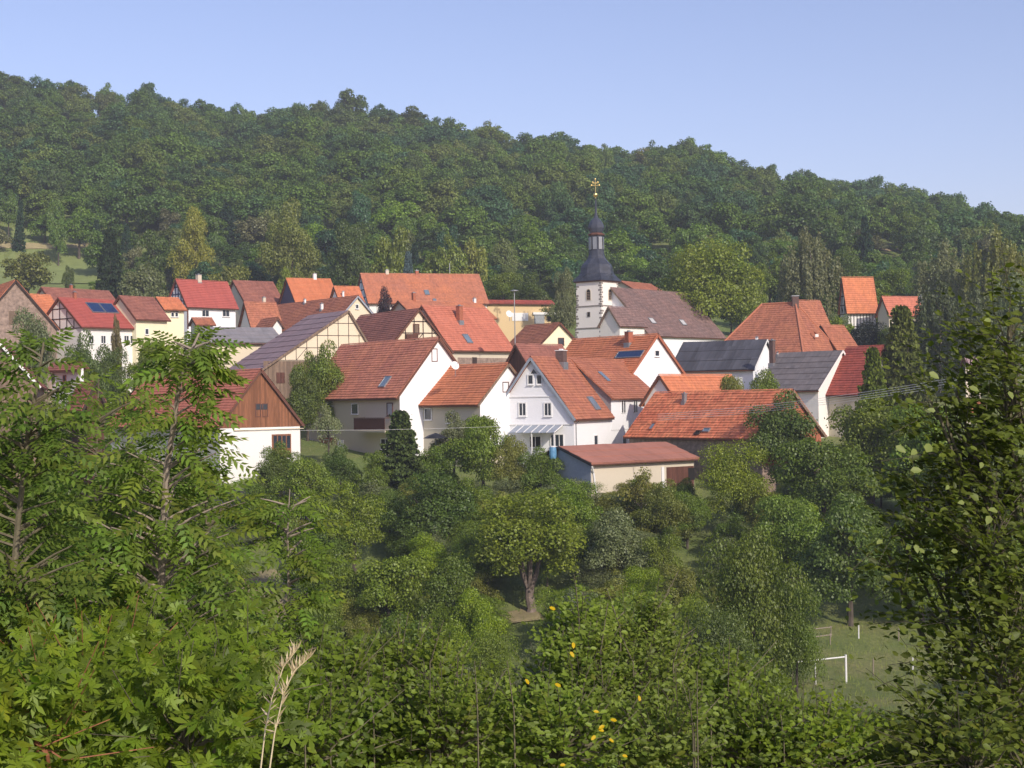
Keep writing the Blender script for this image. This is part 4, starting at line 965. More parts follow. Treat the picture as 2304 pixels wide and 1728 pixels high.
def rail(p0, p1, label, h0=0.75, r=.04):
    a, b2 = hit(*p0), hit(*p1)
    if not a or not b2: return
    t = empty('low_rail', a, 0, label, 'rail'); d = b2 - a
    mb = MB(); mb.tube([(0, 0, h0), (d.x, d.y, d.z + h0)], [r, r], 6); mb.build('bar', STEMP, t)
    for f in (.05, .95): mb = MB(); mb.tube([d * f, d * f + Vector((0, 0, h0 + .1))], [r, r], 6); mb.build('leg', STEMP, t)
rail((1800, 1462), (1872, 1452), 'low grey rail in the meadow nearest the goal'); rail((1830, 1440), (1872, 1434), 'low grey rail in the meadow farther behind, near the fence post')
# overhead wires
def wire(a, b2, sag, r, label, group=None):
    mb = MB(); n = 24; pts = []
    for i in range(n + 1):
        t = i / n; p = a.lerp(b2, t); pts.append(p - Vector((0, 0, sag * 4 * t * (1 - t))))
    mb.tube(pts, [r] * (n + 1), 4); o = mb.build('overhead_wire', WPAINT); tag(o, label, 'wire', group)
for k in range(4):
    wire(P(2160 + k * 3, 848 + k * 5, 118), P(1480, 932 + k * 4.5, 146), .35, .013, ['topmost', 'second', 'third', 'lowest'][k] + ' of the four thin power lines crossing in front of the spruce at right', 'power lines')
wire(P(1250, 954, 140), P(560, 968, 138), .2, .010, 'single pale wire crossing in front of the cream farmhouse')
for px, py, D_ in ((1250, 950, 140), (560, 964, 138)): pass
# bare patches and fields
drape_px('bare_earth_bank', [(1975, 563), (2000, 562), (2035, 563)], 5, SAND, lift=.3)
drape_px('bare_earth_slope', [(2185, 592), (2205, 582), (2222, 574)], 7, SAND, lift=.3)
drape_px('stubble_field', [(-40, 556), (60, 555), (215, 553)], 5, STUB, lift=.3)
drape_px('upper_meadow', [(-60, 585), (60, 584), (225, 582)], 52, LAWN, lift=.15, jag=.1)
drape_px('dry_earth_path', [(560, 1300), (600, 1330), (640, 1370), (600, 1400)], 4.5, DIRT, lift=.15)
drape_px('village_road', [(420, 1130), (620, 1120), (660, 1200), (700, 1290)], 5, plain('worn_asphalt', (0.07, 0.07, 0.075), 0.9, 0.3, 0.5), lift=.18, jag=.02)
drape_px('trodden_ground', [(1120, 1392), (1140, 1396), (1165, 1398), (1190, 1392), (1215, 1386)], 3.2, DIRT, lift=.15, jag=.9)

for l in REPORT: print('HOUSE', l)

# ------------------------------------------------------------------ vegetation
def np_mesh(name, V, Fc, k, mat, smooth=False):
    """V (n,3) floats, Fc (m,k) ints"""
    me = bpy.data.meshes.new(name); n, m_ = len(V), len(Fc)
    me.vertices.add(n); me.vertices.foreach_set('co', np.ascontiguousarray(V, dtype=np.float32).ravel())
    me.loops.add(m_ * k); me.loops.foreach_set('vertex_index', np.ascontiguousarray(Fc, dtype=np.int32).ravel())
    me.polygons.add(m_); me.polygons.foreach_set('loop_start', np.arange(0, m_ * k, k, dtype=np.int32))
    me.polygons.foreach_set('loop_total', np.full(m_, k, dtype=np.int32))
    me.materials.append(mat); me.update(calc_edges=True); return me
def unit(a): return a / np.maximum(np.linalg.norm(a, axis=1, keepdims=True), 1e-9)
# leaf outlines in the plane x (along the leaf), y (across), z up; lists of quads
def shape_quad(): return np.array([[0, 0, 0], [.5, -.42, .06], [1, 0, 0], [.5, .42, .06]], float), np.array([[0, 1, 2, 3]])
def shape_ovate():
    v = [[0, 0, 0], [.28, -.3, .05], [.68, -.24, .04], [1, 0, -.08], [.68, .24, .04], [.28, .3, .05], [.5, 0, -.02]]
    return np.array(v, float), np.array([[0, 1, 2, 6], [6, 2, 3, 3], [0, 6, 4, 5], [6, 3, 3, 4]])
def shape_oval2():
    v = [[0, 0, 0], [.25, -.26, .05], [.72, -.24, .05], [1, 0, -.06], [.72, .24, .05], [.25, .26, .05]]
    return np.array(v, float), np.array([[0, 1, 2, 3], [0, 3, 4, 5]])
def shape_palm():
    tips = [(-150, .30), (-100, .52), (-52, .85), (0, 1.0), (52, .85), (100, .52), (150, .30)]; v = [[0, 0, 0]]
    f = []
    for i, (a, r) in enumerate(tips):
        a0 = math.radians(a); n1, n2 = math.radians(a - 19), math.radians(a + 19)
        v += [[r * .52 * math.cos(n1), r * .52 * math.sin(n1), .0], [r * math.cos(a0), r * math.sin(a0), -.1 * r], [r * .52 * math.cos(n2), r * .52 * math.sin(n2), .0]]
        f.append([0, 1 + 3 * i, 2 + 3 * i, 3 + 3 * i])
    v = np.array(v, float); v[:, 0] += .25; v[0, 2] = .04; v[:, :2] *= .8
    return v, np.array(f)
def shape_pinnate(n=6):
    """compound leaf: rachis along x with paired narrow leaflets"""
    V = []; Q = []
    def leaflet(p, d, L, w, dz):
        b = len(V); px_, py_ = -d[1], d[0]; m1, m2 = .35, .7
        V.extend([[p[0], p[1], p[2]], [p[0] + d[0] * L * m1 + px_ * w, p[1] + d[1] * L * m1 + py_ * w, p[2] + dz * .4 + .01], [p[0] + d[0] * L, p[1] + d[1] * L, p[2] + dz],
                  [p[0] + d[0] * L * m1 - px_ * w, p[1] + d[1] * L * m1 - py_ * w, p[2] + dz * .4 + .01]]); Q.append([b, b + 1, b + 2, b + 3])
    for i in range(n):
        x = .16 + .74 * i / (n - 1); z = -.18 * x * x; L = .27 * (1 - .35 * abs(i / (n - 1) - .35))
        for s_ in (-1, 1):
            a = s_ * math.radians(62 - 18 * i / (n - 1)); leaflet((x, 0, z), (math.cos(a), math.sin(a)), L, .05, -.07)
    leaflet((.92, 0, -.16), (1, 0), .22, .05, -.05)
    b = len(V); V.extend([[0, -.006, 0], [.5, -.006, -.05], [.95, 0, -.165], [.5, .006, -.05]]); Q.append([b, b + 1, b + 2, b + 3])
    return np.array(V, float), np.array(Q)
def shape_blade(): return np.array([[0, -.035, 0], [.5, -.03, .03], [1, 0, .12], [.5, .03, .03]], float), np.array([[0, 1, 2, 3]])
SH = {'blade': shape_blade(), 'quad': shape_quad(), 'ovate': shape_ovate(), 'oval2': shape_oval2(), 'palm': shape_palm(), 'pinnate': shape_pinnate()}
def frames(nrm, dirv):
    n = unit(nrm); d = unit(dirv - n * np.sum(dirv * n, axis=1, keepdims=True)); s_ = np.cross(n, d)
    return d, s_, n
def leaves(name, pos, nrm, dirv, size, shape, mat):
    sv, sf = SH[shape]; N_ = len(pos); d, s_, n = frames(nrm, dirv)
    V = pos[:, None, :] + size[:, None, None] * (sv[None, :, 0:1] * d[:, None, :] + sv[None, :, 1:2] * s_[:, None, :] + sv[None, :, 2:3] * n[:, None, :])
    Fc = (sf[None] + (np.arange(N_) * len(sv))[:, None, None]).reshape(-1, 4)
    V = V.reshape(-1, 3)
    if shape == 'ovate':       # degenerate quads -> keep as triangles fan by splitting
        tri = []; q = Fc
        me = bpy.data.meshes.new(name); a = q[:, [0, 1, 2]]; b_ = q[:, [0, 2, 3]]
        t = np.vstack([a, b_]); ok = (t[:, 0] != t[:, 1]) & (t[:, 1] != t[:, 2]) & (t[:, 0] != t[:, 2])
        return np_mesh(name, V, t[ok], 3, mat)
    return np_mesh(name, V, Fc, 4, mat)
def rdir(n, g): a = g.normal(size=(n, 3)); return unit(a)

def crown_broad(seed, nlobes, nleaf, leaf, squash=1.0, droop=0.0, core=0.62, lobe=(.26, .42), top=1.0):
    """crown in a unit box: radius 1, height -1..1; leaf clumps on many lobes with gaps between them"""
    g = np.random.default_rng(seed)
    C_ = []; R_ = []
    k = 0
    while len(C_) < nlobes:
        d = g.normal(size=3); d /= np.linalg.norm(d)
        if d[2] < -.75: continue
        r = g.uniform(.38, .9) if k % 3 else g.uniform(.1, .5)
        c = d * r; c[2] *= squash
        # egg outline: widest below the middle
        c[:2] *= 1.0 - .3 * max(0, c[2]) * top
        C_.append(c); R_.append(g.uniform(*lobe)); k += 1
    C_ = np.array(C_); R_ = np.array(R_)
    w = R_ ** 2; w /= w.sum(); idx = g.choice(nlobes, nleaf, p=w)
    d = rdir(nleaf, g); d[:, 2] = np.where(d[:, 2] < -.3, -d[:, 2], d[:, 2])
    rad = R_[idx] * (1 - .38 * g.random(nleaf) ** 2) * (1 + .1 * g.normal(size=nleaf))
    pos = C_[idx] + d * rad[:, None] * np.array([1, 1, .85])
    # dig out holes with a few random voids
    keep = np.ones(nleaf, bool)
    for _ in range(7):
        v = g.normal(size=3); v /= np.linalg.norm(v); v *= g.uniform(.75, 1.0)
        keep &= np.linalg.norm(pos - v, axis=1) > g.uniform(.1, .2)
    keep &= np.linalg.norm(pos, axis=1) > .28
    pos, d = pos[keep], d[keep]; n_ = len(pos)
    if droop: pos[:, 2] -= droop * (pos[:, 0] ** 2 + pos[:, 1] ** 2)
    nrm = unit(d * .75 + rdir(n_, g) * .75 + np.array([0, 0, .35])); dr = rdir(n_, g) + np.array([0, 0, -.4])
    size = leaf * g.uniform(.6, 1.3, n_)
    return pos, nrm, dr, size
def crown_conifer(seed, nleaf, leaf, tiers=16, slim=1.0):
    g = np.random.default_rng(seed); P_ = []; D_ = []
    per = nleaf // (tiers * 9)
    for t in range(tiers):
        z = -1 + 2.0 * (t + .3) / tiers; r = max(.05, (1 - (z + 1) / 2)) ** .85 * slim
        for k in range(9):
            a = 2 * math.pi * (k + g.random()) / 9; rr = r * g.uniform(.75, 1.08)
            s_ = g.random(per) ** .7; side = g.normal(size=per) * .10 * (1.1 - s_ * .6)
            x = s_ * rr; P = np.stack([x * math.cos(a) - side * math.sin(a), x * math.sin(a) + side * math.cos(a), z - .22 * x + .08 * s_ ** 3 * rr + g.normal(size=per) * .012 - np.abs(side) * .25 - .05 * g.random(per)], 1)
            P_.append(P); D_.append(np.tile([math.cos(a), math.sin(a), -.35], (per, 1)))
    pos = np.vstack(P_); D_ = np.vstack(D_); n_ = len(pos)
    nrm = unit(rdir(n_, g) * .7 + D_ * .4 + np.array([0, 0, .6])); return pos, nrm, D_ + rdir(n_, g) * .5, leaf * g.uniform(.6, 1.3, n_)
def crown_weeping(seed, nleaf, leaf, strands=170):
    g = np.random.default_rng(seed); P_ = []
    per = nleaf // strands
    for k in range(strands):
        a = g.uniform(0, 2 * math.pi); r = g.random() ** .55 * .85; z0 = 1 - .95 * r ** 1.6 - g.random() * .5
        L = g.uniform(.45, 1.15) * (.6 + r * .6); s_ = g.random(per)
        z = z0 - s_ * L; keep = z > -1
        x = r * math.cos(a) + .12 * r * math.cos(a) * s_ + g.normal(size=per) * .028; y = r * math.sin(a) + .12 * r * math.sin(a) * s_ + g.normal(size=per) * .028
        P_.append(np.stack([x, y, z], 1)[keep])
    pos = np.vstack(P_); n_ = len(pos); out = pos.copy(); out[:, 2] = 0
    return pos, unit(rdir(n_, g) * .8 + unit(out) * .6 + np.array([0, 0, .2])), rdir(n_, g) * .4 + np.array([0, 0, -1.0]), leaf * g.uniform(.6, 1.3, n_)

def trunk_mesh(name, seed, forks=5, r=.05, mat=BARK, lean=.1):
    """unit trunk: foot at z=-1 (scaled to the trunk's foot), limbs reaching into the crown (z 0..1)"""
    g = random.Random(seed); mb = MB()
    mb.tube([(0, 0, -1), (lean * .2, 0, -.5), (lean * .5, lean * .3, 0), (lean * .6, lean * .2, .25), (lean * .3, 0, .5)], [r * 1.5, r * 1.05, r * .9, r * .6, r * .2], 7)
    for k in range(forks):
        a = 2 * math.pi * k / forks + g.uniform(-.4, .4); z = g.uniform(-.25, .1); e = g.uniform(.35, .62)
        mb.tube([(lean * .5, lean * .25, z), (e * .5 * math.cos(a), e * .5 * math.sin(a), z + .16), (e * math.cos(a), e * math.sin(a), z + .36)], [r * .6, r * .4, r * .12], 5)
    me_o = mb.build(name, mat); me = me_o.data; bpy.data.objects.remove(me_o); return me

CR = {}
def mk(key, tup, shape='quad', mat=LEAF): CR[key] = leaves('crown_' + key, *tup, shape, mat)
for i in range(4): mk('mid%d' % i, crown_broad(20 + i, 48, 25000, .047, 1.0, lobe=(.16, .38), top=.9))
for i in range(2): mk('fine%d' % i, crown_broad(30 + i, 40, 28000, .037, .95, lobe=(.28, .45)))
mk('sparse', crown_broad(40, 30, 4200, .06, .95, lobe=(.2, .34)))
mk('round', crown_broad(41, 60, 32000, .043, 1.0, lobe=(.24, .36), top=.6))
for i in range(5): mk('far%d' % i, crown_broad(50 + i, 34, 7600, .082, .95, lobe=(.15, .4)))
mk('spruce', crown_conifer(60, 16000, .075)); mk('farspruce', crown_conifer(61, 4200, .13, 12))
mk('slimspruce', crown_conifer(62, 9000, .085, 20, .8))
mk('weep', crown_weeping(70, 17000, .05)); mk('weep2', crown_weeping(71, 17000, .05, 120))
for k in ('spruce', 'farspruce', 'slimspruce'): CR[k].materials[0] = LEAFC
TR = [trunk_mesh('trunk_%d' % i, i, 5, .055) for i in range(3)]; TRP = trunk_mesh('trunk_pale', 7, 5, .04, BARKP)
def forked_trunk():
    mb = MB(); r = .085
    mb.tube([(0, 0, -1), (.03, .0, -.85), (-.01, .02, -.7), (.0, 0, -.58)], [r * 1.5, r * 1.1, r, r * 1.05], 8)
    for a, z1, e in ((2.7, .1, .5), (.5, .15, .55), (1.6, .3, .3), (-1.5, .2, .45), (3.9, .0, .6)):
        c, d = math.cos(a), math.sin(a)
        mb.tube([(0, 0, -.62), (.16 * c, .16 * d, -.42), (.25 * c, .25 * d, -.2), (e * c, e * d, z1)], [r * .75, r * .55, r * .45, r * .15], 6)
        mb.tube([(.25 * c, .25 * d, -.2), (e * 1.1 * math.cos(a + .7), e * 1.1 * math.sin(a + .7), z1 - .1)], [r * .35, r * .1], 5)
    o = mb.build('trunk_forked', plain('grey_apple_bark', (0.24, 0.19, 0.16), 0.95, 0.4, 6, bump=0.8)); me = o.data; bpy.data.objects.remove(o); return me
TRF = forked_trunk()
DG = (0.085, 0.130, 0.030); MG = (0.130, 0.190, 0.038); BGc = (0.165, 0.235, 0.038); OL = (0.165, 0.185, 0.050); BR = (0.175, 0.160, 0.065)
BL = (0.072, 0.128, 0.055); YG = (0.25, 0.29, 0.07); GG = (0.155, 0.185, 0.090); SG = (0.22, 0.25, 0.15); CO = (0.028, 0.045, 0.022)
TREES = []
def tree(key, px, top, bot, hw, D, tone, label, cat='tree', group=None, name='broadleaf_tree', trunk=None, base=None, yaw=None, depth=1.0, tthick=1.0):
    if 55 < D < 171 and base is None:
        best = None
        for k in range(int((172 - 58) / .5)):
            d_ = 58 + k * .5; q = ray(px, bot) * d_; e_ = q.z - 1.3 - terr(q.x, d_)
            if best is None or abs(e_) < best[0]: best = (abs(e_), d_)
        D = best[1]
    pt, pb = P(px, top, D), P(px, bot, D); x = (pt.x + pb.x) / 2
    gz = terr(x, D) if base is None else P(px, base, D).z
    zt, zb = pt.z, pb.z
    if base is None and D < 600: zb = gz + .15
    elif zb < gz + .5: zb = gz + .5
    root = empty(name, (x, D, gz), 0, label, cat, group)
    R_ = hw * D / F; zc, zh = (zt + zb) / 2 - gz, max((zt - zb) / 2, .4)
    cr = bpy.data.objects.new('crown', CR[key]); COL.objects.link(cr); cr.parent = root
    cr.location = (0, 0, zc); cr.scale = (R_, R_ * depth, zh * 1.02); cr.rotation_euler = (0, 0, rnd.uniform(0, 6.28) if yaw is None else yaw)
    t = rnd.uniform(.88, 1.14) * (1.16 if D < 200 else 1.0); cr.color = (min(1, tone[0] * t * rnd.uniform(.92, 1.1)), tone[1] * t, tone[2] * t * rnd.uniform(.9, 1.1), 1)
    tr = bpy.data.objects.new('trunk', trunk or rnd.choice(TR)); COL.objects.link(tr); tr.parent = root
    # trunk: foot to crown middle
    tr.location = (0, 0, zc * .98); tr.scale = (max(R_ * .8, .3) * tthick, max(R_ * .8, .3) * tthick, max(zc, .5) * 1.0)
    TREES.append(root); return root

# wooded hillside: trees one by one on the near rows, the rest as one mass
zones = [(0, 110, 'above the stone barn'), (110, 220, 'above the left meadow'), (220, 330, 'above the meadow spruce'), (330, 430, 'left of the pale tree'), (430, 540, 'above the red-roofed house'), (540, 660, 'above the faded barn'),
         (660, 770, 'above the new orange roof'), (770, 900, 'above the great roof chimneys'), (900, 1020, 'above the blue spruce'), (1020, 1150, 'above the great roof end'), (1150, 1260, 'left of the church spire'),
         (1260, 1380, 'behind the church spire'), (1380, 1500, 'above the nave roof'), (1500, 1640, 'above the round tree'), (1640, 1760, 'above the hipped roof'), (1760, 1880, 'above the weeping birch'),
         (1880, 2000, 'above the tall orange roof'), (2000, 2130, 'near the sandy bank'), (2130, 2400, 'at the right edge')]
tones = [(MG, 'mid green'), (DG, 'dark green'), (BL, 'bluish green'), (OL, 'olive green'), (BR, 'brownish olive'), (BGc, 'fresh green')]
wts = [34, 20, 18, 14, 3, 9]
cand = []
y = 306.0
while y < 700:
    x = -.42 * y
    while x < .42 * y:
        xx, yy = x + rnd.uniform(-3.6, 3.6), y + rnd.uniform(-3.6, 3.6); px = CX + F * xx / yy
        py = CY + (36 - 0) - F * terr(xx, yy) / yy
        ok = -260 < px < 2560
        if yy < 338 and px < 1640: ok = False
        if px < 240 and yy < 405: ok = False
        if 240 <= px and yy < 352 and px < 1640: ok = False
        if 1960 < px < 2060 and 392 < yy < 452: ok = False
        if (1395 < px < 1480 or 1705 < px < 1790) and yy < 372: ok = False
        if ok: cand.append((yy, xx, px))
        x += 10.0 + (y - 390) * .012 if y > 388 else 8.6
    y += 9.2 + (y - 390) * .012 if y > 388 else 8.2
cand.sort()
inview = [c for c in cand if -40 < c[2] < 2344]
# largest in the photo: nearest rows and the skyline row that stands free
sky_row = [c for c in inview if 612 < c[0] < 640]; near = [c for c in inview if c not in sky_row]
chosen = set(near[:258]) | set(sky_row[:40])
rest = [c for c in cand if c not in chosen]
for (yy, xx, px) in sorted(chosen):
    u_ = rnd.random(); tone, tn = rnd.choices(tones, wts)[0]
    if px < 420 and rnd.random() < .4: tone, tn = (OL, 'olive green') if rnd.random() < .6 else (BR, 'brownish olive')
    zn = [z for z in zones if z[0] <= max(0, min(px, 2399)) < z[1]][0][2]
    band = 'on the slope below the wood' if yy < 388 else 'at the foot of the wood' if yy < 425 else ('low in the wood' if yy < 480 else ('on the middle slope' if yy < 600 else 'on the skyline'))
    q_ = 1 if yy > 425 else (.82 if yy > 388 else .62); R_ = rnd.uniform(3.8, 9.6) * q_; H_ = rnd.uniform(9, 18) * q_
    con = rnd.random() < .06 and yy < 590
    z = terr(xx, yy); root = empty('forest_tree', (xx, yy, z), 0)
    key = 'farspruce' if con else 'far%d' % rnd.randrange(5)
    cr = bpy.data.objects.new('crown', CR[key]); COL.objects.link(cr); cr.parent = root
    if con: tone, tn = CO, 'dark conical'; R_ *= .6; H_ *= 1.15
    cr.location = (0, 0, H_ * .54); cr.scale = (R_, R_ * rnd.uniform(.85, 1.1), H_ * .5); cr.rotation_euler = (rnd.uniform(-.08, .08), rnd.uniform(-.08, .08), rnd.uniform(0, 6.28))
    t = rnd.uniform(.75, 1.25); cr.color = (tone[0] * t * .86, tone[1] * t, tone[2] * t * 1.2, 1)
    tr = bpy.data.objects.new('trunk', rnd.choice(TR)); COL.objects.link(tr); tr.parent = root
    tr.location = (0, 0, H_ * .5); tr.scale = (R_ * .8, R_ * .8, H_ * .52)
    sz_ = 'tall ' if H_ > 15.5 else ('small ' if R_ < 5.4 else ('broad ' if R_ > 7.6 else '')); lab = '%s%s tree %s %s' % (sz_, tn, band, zn)
    tag(root, lab, 'tree', 'trees of the wooded hillside'); TREES.append(root)
# the rest: one object, geometry nodes scatter the same crowns
def wood():
    n_ = len(rest); V = [(x, y, terr(x, y)) for (y, x, px) in rest]
    me = bpy.data.meshes.new('wooded_hillside'); me.from_pydata(V, [], [])
    for nm_, ty_ in (('sz', 'FLOAT_VECTOR'), ('kd', 'INT'), ('rt', 'FLOAT_VECTOR')): me.attributes.new(nm_, ty_, 'POINT')
    sz, kd, rt = me.attributes['sz'], me.attributes['kd'], me.attributes['rt']
    a = []; k = []; r = []
    for _ in range(n_):
        R_ = rnd.uniform(4.6, 9.6); H_ = rnd.uniform(10, 17.5); kk = rnd.randrange(5)
        a += [R_, R_ * rnd.uniform(.85, 1.1), H_ * .5]; k.append(kk); r += [rnd.uniform(-.08, .08), rnd.uniform(-.08, .08), rnd.uniform(0, 6.28)]
    sz.data.foreach_set('vector', a); kd.data.foreach_set('value', k); rt.data.foreach_set('vector', r)
    o = bpy.data.objects.new('wooded_hillside', me); COL.objects.link(o)
    tag(o, 'dense mixed wood covering the upper hillside as one mass', 'wood', None, 'stuff')
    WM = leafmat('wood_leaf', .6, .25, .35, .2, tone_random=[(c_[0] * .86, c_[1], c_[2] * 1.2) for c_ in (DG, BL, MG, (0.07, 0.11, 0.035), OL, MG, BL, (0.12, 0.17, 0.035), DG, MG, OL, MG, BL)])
    ng = bpy.data.node_groups.new('scatter_crowns', 'GeometryNodeTree')
    ng.interface.new_socket('Geometry', in_out='INPUT', socket_type='NodeSocketGeometry'); ng.interface.new_socket('Geometry', in_out='OUTPUT', socket_type='NodeSocketGeometry')
    gi, go = ng.nodes.new('NodeGroupInput'), ng.nodes.new('NodeGroupOutput'); jg = ng.nodes.new('GeometryNodeJoinGeometry')
    kdn = ng.nodes.new('GeometryNodeInputNamedAttribute'); kdn.data_type = 'INT'; kdn.inputs['Name'].default_value = 'kd'
    szn = ng.nodes.new('GeometryNodeInputNamedAttribute'); szn.data_type = 'FLOAT_VECTOR'; szn.inputs['Name'].default_value = 'sz'
    rtn = ng.nodes.new('GeometryNodeInputNamedAttribute'); rtn.data_type = 'FLOAT_VECTOR'; rtn.inputs['Name'].default_value = 'rt'
    off = ng.nodes.new('ShaderNodeVectorMath'); off.operation = 'MULTIPLY'; off.inputs[1].default_value = (0, 0, 1.08)
    ng.links.new(szn.outputs['Attribute'], off.inputs[0])
    sp = ng.nodes.new('GeometryNodeSetPosition'); ng.links.new(gi.outputs[0], sp.inputs['Geometry']); ng.links.new(off.outputs[0], sp.inputs['Offset'])
    crowns = [next(c for t_ in TREES for c in t_.children if c.data == CR['far%d' % i]) for i in range(5)]
    for i in range(5):
        oi = ng.nodes.new('GeometryNodeObjectInfo'); oi.transform_space = 'ORIGINAL'; oi.inputs['Object'].default_value = crowns[i]; oi.inputs['As Instance'].default_value = False
        cp = ng.nodes.new('FunctionNodeCompare'); cp.data_type = 'INT'; cp.operation = 'EQUAL'
        ia = [s_ for s_ in cp.inputs if s_.type == 'INT']; ng.links.new(kdn.outputs['Attribute'], ia[0]); ia[1].default_value = i
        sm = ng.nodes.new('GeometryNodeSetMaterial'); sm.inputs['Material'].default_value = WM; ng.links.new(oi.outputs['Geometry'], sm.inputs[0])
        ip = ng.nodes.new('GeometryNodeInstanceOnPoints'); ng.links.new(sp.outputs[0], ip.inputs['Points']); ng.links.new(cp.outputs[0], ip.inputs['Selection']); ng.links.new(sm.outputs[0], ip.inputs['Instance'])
        ng.links.new(szn.outputs['Attribute'], ip.inputs['Scale']); ng.links.new(rtn.outputs['Attribute'], ip.inputs['Rotation'])
        ng.links.new(ip.outputs[0], jg.inputs[0])
    ng.links.new(jg.outputs[0], go.inputs[0])
    md = o.modifiers.new('scatter', 'NODES'); md.node_group = ng
    print('WOOD', n_, 'things', len(chosen))
wood()
